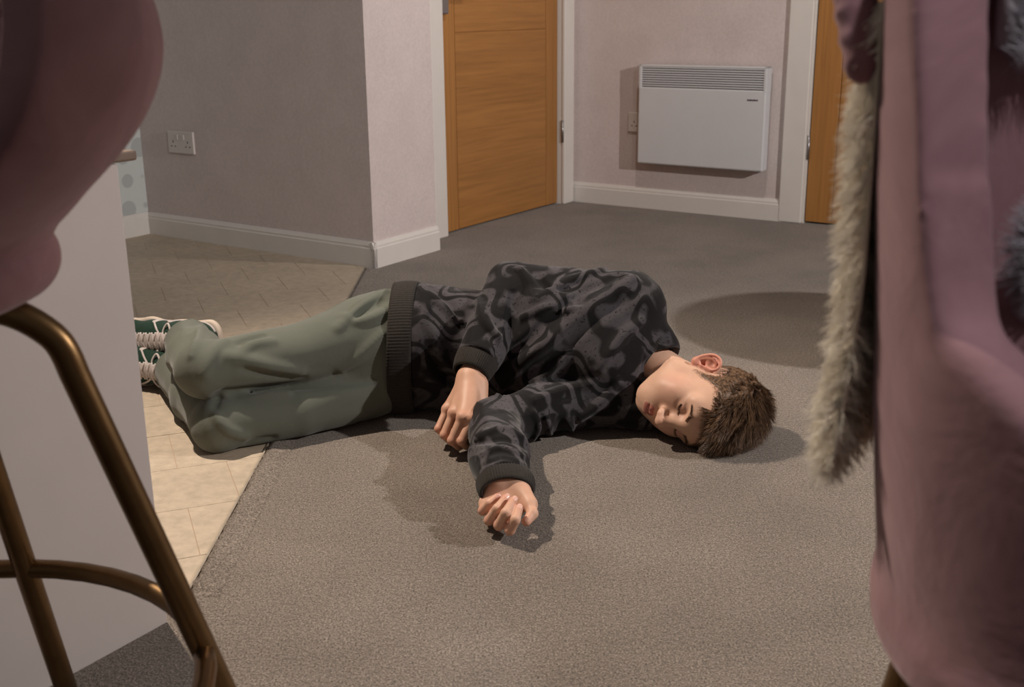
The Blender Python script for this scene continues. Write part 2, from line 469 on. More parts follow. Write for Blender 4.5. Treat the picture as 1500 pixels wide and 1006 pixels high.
# door 1 (oak, in the recess) with frame
fr = empty('trim_2', ab(RA, 3.6, 0)); st(fr, 'white door lining and architraves of the recessed oak door')
for nm, b0, b1, z0, z1 in (('architrave', 3.545, 3.628, 0, 2.06), ('architrave', 4.538, 4.622, 0, 2.06), ('architrave_head', 3.545, 4.622, 1.985, 2.06)):
    bm = bmesh.new(); ab_box(bm, RA - .018, RA, b0, b1, z0, z1, .005); bm_obj(nm, bm, MT['white'], fr)
bm = bmesh.new(); ab_box(bm, RA, RA + .12, 3.570, 3.624, 0, 2.02); bm_obj('jamb', bm, MT['white'], fr)
bm = bmesh.new(); ab_box(bm, RA, RA + .12, 4.542, 4.575, 0, 2.02); bm_obj('jamb', bm, MT['white'], fr)
d1 = empty('door_1', ab(RA + .02, 3.63, 0)); st(d1, 'oak veneer door with horizontal grain panels beside the white frame')
DF = RA + .022                      # front of the leaf
LB0, LB1 = 3.630, 4.537
bm = bmesh.new(); ab_box(bm, DF + .004, DF + .044, LB0, LB1, .006, 1.985); bm_obj('door_core', bm, MT['oak_h'], d1)
SL = 3.752; SR = 4.440
box_ab('stile', DF, DF + .01, LB0, SL, .006, 1.985, MT['oak_v'], d1, .0015)
box_ab('stile', DF, DF + .01, SR, LB1, .006, 1.985, MT['oak_v'], d1, .0015)
hz = [0.006, 0.80, 1.20, 1.60, 1.985]
for i in range(4): box_ab('door_panel', DF + .0005, DF + .01, SL + .004, SR - .004, hz[i] + .002, hz[i + 1] - .002, MT['oak_h'], d1, .0012)
for z in (0.34, 1.75):
    h = tube('hinge', [ab(RA - .006, 4.5385, z - .05), ab(RA - .006, 4.5385, z + .05)], .007, MT['steel'], d1, 10)
h = box_ab('handle_plate', DF - .008, DF, LB0 + .030, LB0 + .075, .90, 1.07, MT['steel'], d1, .003)
tube('lever', spline([ab(DF, LB0 + .052, 1.0), ab(DF - .05, LB0 + .052, 1.0), ab(DF - .058, LB0 + .075, 1.0), ab(DF - .058, LB0 + .16, 1.0)], 6), .009, MT['steel'], h, 12)
box_ab('latch_guard', DF - .022, DF, LB0 + .012, LB0 + .062, .872, .965, MT['steel'], d1, .006)

# door 2 (oak, right) with frame
fr = empty('trim_3', ab(1.6, HB, 0)); st(fr, 'white architrave and lining of the oak door behind the fluffy throw')
for nm, a0, a1, z0, z1 in (('architrave', 1.628, 1.730, 0, 2.06), ('architrave', 0.63, 0.715, 0, 2.06), ('architrave_head', 0.63, 1.715, 1.985, 2.06)):
    bm = bmesh.new(); ab_box(bm, a0, a1, HB - .018, HB, z0, z1, .005); bm_obj(nm, bm, MT['white'], fr)
bm = bmesh.new(); ab_box(bm, 1.622, 1.660, HB, HB + .1, 0, 2.02); bm_obj('jamb', bm, MT['white'], fr)
bm = bmesh.new(); ab_box(bm, 0.70, 0.722, HB, HB + .1, 0, 2.02); bm_obj('jamb', bm, MT['white'], fr)
d2 = empty('door_2', ab(1.2, HB + .01, 0)); st(d2, 'oak veneer door with upright grain partly hidden by the fluffy throw')
box_ab('door_core', .722, 1.618, HB + .014, HB + .05, .008, 1.985, MT['oak_v'], d2)
box_ab('stile', 1.505, 1.618, HB + .008, HB + .02, .008, 1.985, MT['oak_v'], d2, .0015)
box_ab('stile', .722, .835, HB + .008, HB + .02, .008, 1.985, MT['oak_v'], d2, .0015)
for i in range(4): box_ab('door_panel', .839, 1.501, HB + .0085, HB + .02, hz[i] + .002, hz[i + 1] - .002, MT['oak_h'], d2, .0012)
tube('hinge', [ab(1.621, HB + .002, .27), ab(1.621, HB + .002, .37)], .006, MT['steel'], d2, 10)

# ------------------------------------------------------------------ panel heater
a0, a1, zb, zt = 1.790, 2.385, 0.215, 0.647
hf, hk = HB - .075, HB - .018
ht = empty('panel_heater', ab((a0 + a1) / 2, hf, zb)); tag(ht, 'white electric panel heater with slatted grille on the pink wall', 'heater')
gz = zt - .095
bm = bmesh.new(); ab_box(bm, a0, a1, hf, hk, zb, gz, .006); ab_box(bm, a0, a0 + .014, hf, hk, gz - .01, zt, .003); ab_box(bm, a1 - .014, a1, hf, hk, gz - .01, zt, .003); ab_box(bm, a0, a1, hf, hk, zt - .008, zt, .003)
bm_obj('case', bm, MT['heater'], ht)
box_ab('grille_back', a0 + .012, a1 - .012, hf + .016, hf + .02, gz - .004, zt - .006, MT['slot'], ht)
for i in range(9):
    z = gz + .004 + i * .0098
    bm = bmesh.new(); add_hexa(bm, [ab(a0 + .013, hf + .002, z), ab(a1 - .013, hf + .002, z), ab(a1 - .013, hf + .014, z + .003), ab(a0 + .013, hf + .014, z + .003),
                                    ab(a0 + .013, hf + .002, z + .0045), ab(a1 - .013, hf + .002, z + .0045), ab(a1 - .013, hf + .014, z + .0075), ab(a0 + .013, hf + .014, z + .0075)])
    bm_obj('grille_slat', bm, MT['heater'], ht)
for x in (a0 + .06, a1 - .10): box_ab('wall_bracket', x, x + .04, hk, HB - .0005, zb + .04, zt - .04, MT['heater'], ht)
bm = bmesh.new(); x = a0 + .082; rg = random.Random(5)      # the maker's mark is a row of tiny dark letters too small to read
for i in range(9):
    wd = .0045; ab_box(bm, x - wd, x, hf - .0006, hf + .001, zt - .139, zt - .132 - (0.002 if i % 3 == 1 else 0)); x -= .0054
bm_obj('badge', bm, MT['dark'], ht)


def socket(name, lab, a, z, b, wd, hg, holes):
    s = empty(name, ab(a, b, z)); tag(s, lab, 'socket')
    box_ab('face_plate', a - wd / 2, a + wd / 2, b - .010, b, z - hg / 2, z + hg / 2, MT['plastic'], s, .0035)
    for sg in (-1, 1):
        box_ab('switch', a + sg * wd * .12 - .006, a + sg * wd * .12 + .006, b - .0125, b - .009, z + hg * .12, z + hg * .34, MT['plastic'], s, .001)
        for (dx, dz_, w_, h_) in ((0, .006, .004, .009), (-.011, -.012, .007, .004), (.011, -.012, .007, .004)):
            box_ab('pin_hole', a + sg * wd * .28 + dx - w_ / 2, a + sg * wd * .28 + dx + w_ / 2, b - .0105, b - .0095, z + dz_ - h_ / 2 - .004, z + dz_ + h_ / 2 - .004, MT['dark'], s)
    return s


socket('wall_socket', 'white double wall socket on the shaded wall above the skirting', 3.608, .394, WB, .150, .088, True)
socket('wall_socket', 'white double wall socket half hidden behind the panel heater', 2.395, .388, HB, .150, .088, True)

# ------------------------------------------------------------------ kitchen unit with brown worktop
ku = empty('kitchen_island', ab(PA + .3, .6, 0)); tag(ku, 'white kitchen island end panel with brown worktop behind the brass bar stool', 'island')
IB = 0.978
box_ab('side_panel', PA, PA + .022, -0.9, IB, 0.0, .700, MT['panel'], ku, .0012)
box_ab('carcass', PA + .024, PA + .55, -0.88, IB - .012, 0.004, .698, MT['panel'], ku, .001)
box_ab('worktop', PA - .005, PA + .57, -0.92, IB + .030, .702, .716, MT['walnut'], ku, .003)
# ================================================================== implicit-surface modelling kit
f32 = np.float32


def v3(*a): return np.array(a, f32)


def cap(P, a, b, ra, rb=None):
    rb = ra if rb is None else rb
    a = np.asarray(a, f32); b = np.asarray(b, f32); ba = b - a; L = float(ba @ ba) + 1e-12
    t = np.clip((P - a) @ ba / L, 0, 1)
    q = P - a - t[:, None] * ba
    return np.sqrt((q * q).sum(1)) - (ra + (rb - ra) * t)


def chain(P, pts, rad, k=0.0):
    d = None
    for i in range(len(pts) - 1):
        e = cap(P, pts[i], pts[i + 1], rad[i], rad[i + 1])
        d = e if d is None else (smin(d, e, k) if k else np.minimum(d, e))
    return d


def ell(P, c, r, R=None):
    q = P - np.asarray(c, f32)
    if R is not None: q = q @ np.asarray(R, f32)       # columns of R are the local axes
    r = np.asarray(r, f32); k0 = np.sqrt(((q / r) ** 2).sum(1)); k1 = np.sqrt(((q / (r * r)) ** 2).sum(1)) + 1e-9
    return k0 * (k0 - 1) / k1


def sph(P, c, r): q = P - np.asarray(c, f32); return np.sqrt((q * q).sum(1)) - r


def smin(a, b, k):
    h = np.clip(0.5 + 0.5 * (b - a) / k, 0, 1); return b + (a - b) * h - k * h * (1 - h)


def smax(a, b, k): return -smin(-a, -b, k)


def sweep(P, secs, side):
    """limb or trunk with elliptical sections: secs = [(centre, r_side, r_other)], side = reference axis"""
    side = np.asarray(side, f32); best = None
    for (c0, a0, b0), (c1, a1, b1) in zip(secs[:-1], secs[1:]):
        c0 = np.asarray(c0, f32); c1 = np.asarray(c1, f32); ba = c1 - c0; L = float(np.sqrt(ba @ ba)); ax = ba / L
        s = side - ax * float(side @ ax); s /= np.linalg.norm(s); o = np.cross(ax, s)
        q = P - c0; u = q @ ax; t = np.clip(u / L, 0, 1); ov = u - t * L
        ra = a0 + (a1 - a0) * t; rb = b0 + (b1 - b0) * t; rm = np.minimum(ra, rb)
        x = q @ s; y = q @ o
        k0 = np.sqrt((x / ra) ** 2 + (y / rb) ** 2 + (ov / rm) ** 2)
        k1 = np.sqrt((x / ra ** 2) ** 2 + (y / rb ** 2) ** 2 + (ov / rm ** 2) ** 2) + 1e-6
        d = k0 * (k0 - 1) / k1
        best = d if best is None else smin(best, d, 0.03)
    return best


def pdist(P, pts):
    d = None
    for i in range(len(pts) - 1):
        e = cap(P, pts[i], pts[i + 1], 0, 0); d = e if d is None else np.minimum(d, e)
    return d


_LAT = np.random.RandomState(7).rand(32, 32, 32).astype(f32)


def vnoise(P, s):
    q = P * s; i = np.floor(q).astype(np.int32); f = q - i; f = f * f * (3 - 2 * f); i &= 31; j = (i + 1) & 31
    x0, y0, z0 = i.T; x1, y1, z1 = j.T; fx, fy, fz = f.T
    a = _LAT[x0, y0, z0] * (1 - fx) + _LAT[x1, y0, z0] * fx; b = _LAT[x0, y1, z0] * (1 - fx) + _LAT[x1, y1, z0] * fx
    c = _LAT[x0, y0, z1] * (1 - fx) + _LAT[x1, y0, z1] * fx; d = _LAT[x0, y1, z1] * (1 - fx) + _LAT[x1, y1, z1] * fx
    return ((a * (1 - fy) + b * fy) * (1 - fz) + (c * (1 - fy) + d * fy) * fz) * 2 - 1


def polygonise(fn, lo, hi, h, band=2.2):
    """sample fn near its zero level only and mesh it (surface nets)"""
    lo = np.asarray(lo, float); hi = np.asarray(hi, float); S = 5
    nb = np.ceil((hi - lo) / (h * S)).astype(int); n = nb * S
    def pts(ix): return (lo + ix * h).astype(f32)
    ci = np.stack(np.meshgrid(*[np.arange(k) for k in nb], indexing='ij'), -1).reshape(-1, 3)
    cc = (lo + (ci + 0.5) * S * h - 0.5 * h).astype(f32)
    cv = fn(cc); D = np.repeat(np.repeat(np.repeat(cv.reshape(nb), S, 0), S, 1), S, 2).astype(f32)
    act = np.abs(cv) < S * h * 0.9 * band
    off = np.stack(np.meshgrid(*[np.arange(S)] * 3, indexing='ij'), -1).reshape(-1, 3)
    ix = (ci[act][:, None, :] * S + off[None]).reshape(-1, 3)
    for s in range(0, len(ix), 600000):
        k = ix[s:s + 600000]; D[k[:, 0], k[:, 1], k[:, 2]] = fn(pts(k))
    ins = D < 0
    c8 = np.zeros(np.array(D.shape) - 1, np.uint8)
    O8 = [(a, b, c) for a in (0, 1) for b in (0, 1) for c in (0, 1)]
    for a, b, c in O8: c8 += ins[a:D.shape[0] - 1 + a, b:D.shape[1] - 1 + b, c:D.shape[2] - 1 + c]
    A = np.argwhere((c8 > 0) & (c8 < 8)); M_ = len(A)
    vals = np.stack([D[A[:, 0] + a, A[:, 1] + b, A[:, 2] + c] for a, b, c in O8], 1)
    acc = np.zeros((M_, 3), f32); cnt = np.zeros(M_, f32)
    for i in range(8):
        for j in range(i + 1, 8):
            if sum(abs(p - q) for p, q in zip(O8[i], O8[j])) != 1: continue
            m = (vals[:, i] < 0) != (vals[:, j] < 0); va = vals[m, i]; t = va / (va - vals[m, j])
            acc[m] += np.array(O8[i], f32) + t[:, None] * (np.array(O8[j], f32) - np.array(O8[i], f32)); cnt[m] += 1
    V = lo + (A + acc / cnt[:, None]) * h
    ID = -np.ones(c8.shape, np.int32); ID[A[:, 0], A[:, 1], A[:, 2]] = np.arange(M_)
    Q = []
    for ax in range(3):
        s0 = [slice(None)] * 3; s1 = [slice(None)] * 3; s0[ax] = slice(0, -1); s1[ax] = slice(1, None)
        a_, b_ = ins[tuple(s0)], ins[tuple(s1)]; u, w = [(1, 2), (2, 0), (0, 1)][ax]
        E = np.argwhere(a_ != b_); E = E[(E[:, u] > 0) & (E[:, w] > 0) & (E[:, u] < c8.shape[u]) & (E[:, w] < c8.shape[w])]
        if not len(E): continue
        fl_ = a_[E[:, 0], E[:, 1], E[:, 2]]
        def g(du, dw):
            k = E.copy(); k[:, u] += du; k[:, w] += dw; return ID[k[:, 0], k[:, 1], k[:, 2]]
        q = np.stack([g(-1, -1), g(0, -1), g(0, 0), g(-1, 0)], 1); q[~fl_] = q[~fl_][:, ::-1]
        Q.append(q)
    Q = np.concatenate(Q); Q = Q[(Q >= 0).all(1)]
    return V, Q


def relax(V, Q, it=2, lam=0.5):
    e = np.concatenate([Q[:, [i, (i + 1) % 4]] for i in range(4)]); n = len(V)
    for _ in range(it):
        s = np.zeros_like(V); c = np.bincount(e[:, 0], minlength=n) + np.bincount(e[:, 1], minlength=n)
        for k in range(3): s[:, k] = np.bincount(e[:, 0], V[e[:, 1], k], n) + np.bincount(e[:, 1], V[e[:, 0], k], n)
        V = V + lam * (s / np.maximum(c, 1)[:, None] - V)
    return V


def sdf_obj(name, fn, lo, hi, h, mat, parent=None, it=1):
    V, Q = polygonise(fn, lo, hi, h); V = relax(V, Q, it)
    return link(name, np_mesh(name, V, Q), mat, parent, True)


def trace(fn, uv, t0=1.2):
    """where the sight lines through places of the photograph meet a surface"""
    d = np.array([ray(*p) for p in uv]); d /= np.linalg.norm(d, axis=1)[:, None]; t = np.full(len(uv), t0)
    for _ in range(90): t = t + 0.6 * fn((CAM + d * t[:, None]).astype(f32))
    return [CAM + d[i] * t[i] for i in range(len(uv)) if t[i] < 5]


def strands(name, roots, dirs, nrms, length, width, mat, parent, seg=4, droop=0.0, curl=0.25, seed=1, floor_z=None, tint=None):
    """many tapered three-sided hairs as one mesh"""
    rs = np.random.RandomState(seed); n = len(roots); roots = np.asarray(roots, float); d = np.asarray(dirs, float)
    length = np.broadcast_to(length, n) * rs.uniform(.75, 1.2, n); P = [roots]; p = roots.copy()
    cdir = rs.normal(size=(n, 3)) * curl
    for s in range(seg):
        d = d + cdir / seg + np.array([0, 0, -droop]) / seg; d = d / np.linalg.norm(d, axis=1)[:, None]
        p = p + d * (length / seg)[:, None]
        if floor_z is not None: p[:, 2] = np.maximum(p[:, 2], floor_z)
        P.append(p.copy())
    V = []
    for s in range(seg + 1):
        t = d if s == seg else P[s + 1] - P[s]; t = t / (np.linalg.norm(t, axis=1)[:, None] + 1e-9)
        a = np.cross(t, nrms + rs.normal(size=(n, 3)) * .01); a /= np.linalg.norm(a, axis=1)[:, None] + 1e-9; b = np.cross(t, a)
        w_ = width * (1 - 0.85 * s / seg)
        for j in range(3):
            an = 2 * math.pi * j / 3; V.append(P[s] + w_ * (math.cos(an) * a + math.sin(an) * b))
    V = np.stack(V, 1).reshape(-1, 3); base = (np.arange(n) * 3 * (seg + 1))[:, None]; Q = []
    for s in range(seg):
        for j in range(3): Q.append(base + np.array([[s * 3 + j, s * 3 + (j + 1) % 3, s * 3 + 3 + (j + 1) % 3, s * 3 + 3 + j]]))
    Q = np.concatenate(Q)
    me = np_mesh(name, V, Q)
    if tint is not None:
        c = np.ones((n, 3 * (seg + 1), 4), f32); c[..., :3] = np.clip(np.asarray(tint), 0, 1)[:, None, None]
        me.color_attributes.new('tint', 'FLOAT_COLOR', 'POINT').data.foreach_set('color', c.ravel())
    return link(name, me, mat, parent, True)


def lock(roots, dirs, length, k, pull, seed):
    """draw the tips of neighbouring hairs together into locks; returns new directions and a shade per lock"""
    rs = np.random.RandomState(seed); n = len(roots); g = rs.choice(n, k, replace=False); near = np.empty(n, int)
    for s in range(0, n, 2000): near[s:s + 2000] = ((roots[s:s + 2000, None, :] - roots[g][None]) ** 2).sum(2).argmin(1)
    L = np.broadcast_to(length, n)[:, None]; tip = roots + dirs * L; gt = tip[g][near]
    d = tip * (1 - pull) + gt * pull - roots; d /= np.linalg.norm(d, axis=1)[:, None] + 1e-9
    return d, np.clip(rs.beta(1.6, 2.2, k)[near] * .8 + rs.rand(n) * .25, 0, 1)


def sample_mesh(V, Q, n, seed=0, mask=None):
    T = np.concatenate([Q[:, [0, 1, 2]], Q[:, [0, 2, 3]]]); a, b, c = V[T[:, 0]], V[T[:, 1]], V[T[:, 2]]
    N = np.cross(b - a, c - a); ar = np.linalg.norm(N, axis=1) + 1e-12; N = N / ar[:, None]; rs = np.random.RandomState(seed)
    wgt = ar.copy()
    if mask is not None: wgt *= mask((a + b + c) / 3)
    k = rs.choice(len(T), n, p=wgt / wgt.sum()); r1 = np.sqrt(rs.rand(n)); r2 = rs.rand(n)
    return a[k] * (1 - r1)[:, None] + b[k] * (r1 * (1 - r2))[:, None] + c[k] * (r1 * r2)[:, None], N[k]


# ================================================================== bar stools
def sm(x): x = np.clip(x, 0, 1); return x * x * (3 - 2 * x)


def bucket_fn(zb, back, R, lip):
    """padded bucket seat in its own frame: +y is the open front, z up; zb bottom of the shell"""
    def f(P):
        x, y, z = P.T
        h = z - zb
        ys = y + back * np.clip(h, 0, .5)                        # the back leans outward
        rr = np.sqrt(x * x + ys * ys * 0.98)
        prof = R * (0.62 + 0.38 * sm(np.clip(h, 0, .3) / .20) ** 0.8)
        outer = np.maximum(rr - prof, -h)
        outer = smax(rr - prof, -h, .05)
        inner = smax(rr - (prof - .048), -(h - .09), .04)
        ang = np.arctan2(np.abs(x), ys)                          # 0 at the front
        top = lip + (0.42 - lip) * sm((ang - .55) / 1.25)
        shell = smax(outer, -inner, .02); shell = smax(shell, h - top, .03)
        return shell
    return f


def make_stool(name, label, loc, yaw, zb, back, R, lip, legs, ring):
    root = empty(name, (loc[0], loc[1], 0)); tag(root, label, 'bar stool', 'pink velvet bar stools')
    c, s = math.cos(yaw), math.sin(yaw)
    Rm = np.array([[c, -s, 0], [s, c, 0], [0, 0, 1]]); off = np.array([loc[0], loc[1], 0])
    fb = bucket_fn(zb, back, R, lip)
    V, Q = polygonise(fb, (-R - .04, -R - .30, zb - .01), (R + .04, R + .04, zb + .46), .006); V = relax(V, Q, 2)
    link('bucket_shell', np_mesh('bucket_shell', V @ Rm.T + off, Q), MT['velvet'], root, True)
    def seat(P):
        d = ell(P, (0, .035, zb + .125), (R * .80, R * .86, .055)); d = smin(d, ell(P, (0, .05, zb + .105), (R * .84, R * .90, .035)), .02)
        return d + .002 * vnoise(P, 25)
    V, Q = polygonise(seat, (-R, -R, zb + .03), (R, R + .08, zb + .22), .006); V = relax(V, Q, 1)
    link('seat_cushion', np_mesh('seat_cushion', V @ Rm.T + off, Q), MT['velvet'], root, True)
    cr = [np.array(p) for p in ring]
    tube('footrest', cr, .011, MT['brass'], root, 14)
    for l in legs:
        g = tube('leg', l, .0145, MT['brass'], root, 16)
        b = np.array(l[-1]); tube('foot_cap', [b + (0, 0, .012), b + (0, 0, .0005)], [.0155, .0165], MT['lining'], g, 14)
    return root


# brass stool at the island
def leg_path(top_in, top, foot):
    top_in, top, foot = map(lambda p: np.array(p, float), (top_in, top, foot)); d = foot - top
    return spline([top_in, top_in * .35 + top * .65 + np.array([0, 0, .006]), top + d * .035, top + d * .09], 6)[:-1] + [top + d * t for t in np.linspace(.09, 1, 8)]


# ================================================================== the person lying on the carpet
person = empty('person', (0.0, 2.42, 0)); tag(person, 'young person asleep on one side in dark print sweatshirt and grey trousers on the carpet', 'person')

# ---------------- head frame: local x = the person's right, y = out of the face, z = up to the crown
HR = np.array([[0.0478, -0.6229, 0.7809], [-0.3224, -0.7495, -0.5782], [0.9454, -0.2241, -0.2366]])
HT = np.array([0.3955, 2.303, 0.0875]); HS = 1.03
def h2w(q): return (np.asarray(q) * HS) @ HR.T + HT
def w2h(p): return ((np.asarray(p) - HT) @ HR) / HS
NECK = [(0.275, 2.43, 0.145), (0.325, 2.385, 0.120)]
nk = [w2h(p) for p in NECK]

EAR_C = np.array([.0790, -.014, .004])                           # right ear frame
_e_out = np.array([.84, .50, .10]); _e_up = np.array([.0, -.20, .98])
_e_out /= np.linalg.norm(_e_out); _e_up -= _e_up @ _e_out * _e_out; _e_up /= np.linalg.norm(_e_up); _e_f = np.cross(_e_up, _e_out)


def ear_p(f, u, o): return EAR_C + _e_f * f + _e_up * u + _e_out * o


def ear_fn(P, mir=False):
    if mir: P = P * np.array([-1, 1, 1], f32)
    R = np.stack([_e_f, _e_up, _e_out], 1)
    helix = [ear_p(*q) for q in ((.008, .004, .002), (.012, .014, .006), (.010, .025, .010), (.001, .031, .013), (-.010, .029, .015), (-.0165, .020, .016), (-.0175, .008, .015), (-.014, -.004, .012), (-.008, -.015, .009), (.001, -.022, .006), (.007, -.021, .003))]
    plate = ell(P, ear_p(-.003, .004, .004), (.0165, .0275, .006), R)
    bowl = ell(P, ear_p(-.001, .003, .012), (.0105, .0170, .010), R)
    d = smax(plate, -bowl, .004)
    d = smin(d, chain(P, spline(helix, 3), np.linspace(.0032, .0036, 31), 0), .004)
    anti = [ear_p(*q) for q in ((-.004, .023, .010), (-.0105, .013, .0115), (-.010, .001, .0105), (-.004, -.009, .008))]
    d = smin(d, chain(P, anti, [.0020, .0027, .0027, .0022]), .004)
    d = smin(d, cap(P, ear_p(.010, -.004, .002), ear_p(.007, -.005, .007), .0045, .0035), .005)       # tragus
    d = smin(d, ell(P, ear_p(.002, -.022, .004), (.0085, .0085, .0045), R), .006)                      # lobe
    d = smin(d, cap(P, ear_p(.004, .002, -.010), ear_p(-.004, .006, .0), .014, .009), .008)
    canal = cap(P, ear_p(.002, -.004, .010), ear_p(.006, -.003, -.004), .0045, .004)
    return smax(d, -canal, .003)


def head_base(P):
    x, y, z = P.T
    S = np.stack([np.abs(x), y, z], 1)                            # mirrored
    d = ell(P, (0, -.008, .056), (.0765, .098, .083))
    d = smin(d, ell(P, (0, .032, .045), (.064, .066, .066)), .03)   # forehead
    d = smin(d, ell(P, (0, .036, -.022), (.056, .056, .076)), .03)  # face
    d = smin(d, cap(S, (.050, .008, -.052), (.014, .069, -.075), .0165, .0165), .030)   # jaw
    d = smin(d, cap(S, (.052, .004, -.010), (.050, .010, -.052), .020, .016), .03)
    d = smin(d, ell(P, (0, .074, -.073), (.021, .0165, .0170)), .026)                    # chin
    d = smin(d, ell(S, (.043, .060, -.006), (.022, .022, .019)), .025)                   # cheekbone
    d = smin(d, ell(S, (.036, .058, -.036), (.024, .026, .028)), .03)                    # cheek
    d = smin(d, chain(S, [(.008, .0905, .036), (.030, .089, .042), (.047, .074, .037)], [.0105, .0115, .012]), .018)  # brow
    d = smax(d, -ell(S, (.031, .1035, .0195), (.0185, .0165, .0125)), .016)               # eye socket
    d = smin(d, ell(S, (.0315, .0778, .0185), (.0170, .0150, .0135)), .007)               # closed lid over the eyeball
    d = smax(d, -chain(S, [(.018, .0935, .0245), (.031, .0965, .0285), (.044, .0890, .0240)], [.0010, .0014, .0010]), .0035)   # upper fold
    d = smax(d, -chain(S, [(.0175, .0930, .0150), (.031, .0965, .0105), (.0445, .0875, .0150)], [.0006, .0010, .0006]), .0018)  # lid line
    # mouth
    d = smin(d, ell(P, (0, .081, -.051), (.030, .019, .021)), .018)
    # nose
    d = smin(d, chain(P, [(0, .0915, .034), (0, .1025, .012), (0, .1160, -.009)], [.0100, .0094, .0102]), .020)
    d = smin(d, ell(P, (0, .1175, -.0140), (.0112, .0106, .0100)), .010)
    d = smin(d, ell(S, (.0138, .1050, -.0185), (.0074, .0115, .0080)), .011)
    d = smax(d, -ell(S, (.0072, .1065, -.0275), (.0038, .0050, .0046)), .0025)
    d = smax(d, -cap(P, (0, .1055, -.030), (0, .1035, -.040), .0022, .0026), .006)
    up = chain(S, [(0, .0990, -.0468), (.006, .1000, -.0455), (.0235, .0870, -.0520)], [.0044, .0048, .0026])
    lo = chain(S, [(0, .0965, -.0585), (.010, .0960, -.0580), (.0230, .0870, -.0540)], [.0060, .0056, .0028])
    d = smin(d, up, .004); d = smin(d, lo, .004)
    d = smax(d, -chain(S, [(0, .1030, -.0520), (.012, .0995, -.0517), (.0250, .0880, -.0530)], [.0013, .0013, .0008]), .0022)
    # neck
    d = smin(d, chain(P, [(0, -.022, -.015), nk[1], nk[0]], [.047, .046, .056], .02), .016)
    return d


def head_fn(P):
    d = head_base(P)
    d = smin(d, ear_fn(P), .006); d = smin(d, ear_fn(P, True), .006)
    return d


V, Q = polygonise(head_fn, (-.105, -.20, -.26), (.105, .128, .150), .0017); Vh = relax(V, Q, 1); Qh = Q
# skin tints that belong to the face itself: lips, ear, cheek, beard shade
S_ = np.stack([np.abs(Vh[:, 0]), Vh[:, 1], Vh[:, 2]], 1).astype(f32)
base = np.array(srgb(208, 168, 144)[:3]); tint = np.tile(base, (len(Vh), 1))
def blend(mask, col): tint[:] = tint * (1 - mask[:, None]) + np.array(srgb(*col)[:3]) * mask[:, None]
cheek = np.exp(-(np.linalg.norm((S_ - v3(.045, .062, -.022)) / v3(.03, .03, .026), axis=1)) ** 2); blend(cheek * .5, (208, 146, 130))
nosem = np.exp(-(np.linalg.norm((Vh - v3(0, .112, -.012)) / v3(.014, .02, .016), axis=1)) ** 2); blend(nosem * .45, (206, 142, 124))
up = chain(S_, [(0, .0990, -.0468), (.006, .1000, -.0455), (.0235, .0870, -.0520)], [.0054, .0058, .0030]); lo = chain(S_, [(0, .0965, -.0585), (.010, .0960, -.0580), (.0230, .0870, -.0540)], [.0072, .0068, .0034])
lip = 1 - np.clip(np.minimum(up, lo) / .0015, 0, 1); blend(lip * .85, (168, 98, 92))
em = 1 - np.clip(np.minimum(ear_fn(Vh.astype(f32)), 10) / .004, 0, 1); blend(em * .6 * (Vh[:, 0] > .066), (206, 120, 104))
eyem = np.exp(-(np.linalg.norm((S_ - v3(.031, .092, .018)) / v3(.018, .02, .010), axis=1)) ** 2); blend(eyem * .35, (176, 122, 112))
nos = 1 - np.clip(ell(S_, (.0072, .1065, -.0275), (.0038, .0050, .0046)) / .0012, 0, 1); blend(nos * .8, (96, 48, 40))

# hair line in head coordinates: how far a point is inside the haired region
def hair_mask(P):
    y, z = P[:, 1], P[:, 2]
    return z - np.interp(y, [-.13, -.075, -.055, -.042, -.034, .002, .010, .016, .024, .034, .046, .058, .072, .090], [-.040, -.036, -.024, .000, .034, .036, -.006, -.008, .014, .046, .060, .064, .074, .080])


hm = hair_mask(Vh)
sk = np.clip(hm / .022 + .25, 0, 1) * (em < .3); blend(sk * .60, (120, 88, 66))

# ---------------- hands (world space)
def A3(l): return [at(*p) for p in l]
LW = at(743, 706, .066); LFA = np.array([-0.030, 2.06, .062])
Lm = A3([(713, 742, .034), (726, 749, .030), (741, 751, .029), (757, 748, .032)])
Lp = A3([(707, 748, .035), (716.5, 762, .030), (731, 769, .029), (747, 776, .027)])
Ld = A3([(717, 737, .055), (728, 745, .056), (741, 751, .058), (755, 761, .050)])
Lt = A3([(728, 728, .063), (741, 729, .066), (752, 733, .068), (760, 745, .060)])
Lth = A3([(764, 712, .060), (776, 738, .050), (780, 752, .043), (771, 764, .036)])
FR = [.0078, .0085, .0090, .0088]


def handL(P):
    d = smin(cap(P, LFA + (-.010, 0, 0), LW + (-.016, 0, 0), .027, .024), cap(P, LFA + (.010, 0, 0), LW + (.016, 0, 0), .027, .024), .02)
    pal = None
    for i in range(4):
        e = cap(P, LW + (Lm[i] - LW) * .15, Lm[i] + (0, 0, .004), .0200, .0140); pal = e if pal is None else smin(pal, e, .016)
    d = smin(d, pal, .02)
    d = smin(d, cap(P, LW + (.018, -.012, .002), Lth[1], .019, .0135), .016)       # ball of the thumb
    d = smin(d, cap(P, LW + (-.018, -.014, .002), Lm[0] + (0, .01, .004), .017, .011), .014)
    th = chain(P, [Lth[1], Lth[2], Lth[3]], [.0115, .0098, .0082], .004); d = smin(d, th, .008)
    for i in range(4):
        r = FR[i]; e = chain(P, [Lm[i], Lp[i], Ld[i], Lt[i]], [r * 1.2, r * 1.06, r * .98, r * .84], .003)
        d = smin(d, e, .005)
    return d


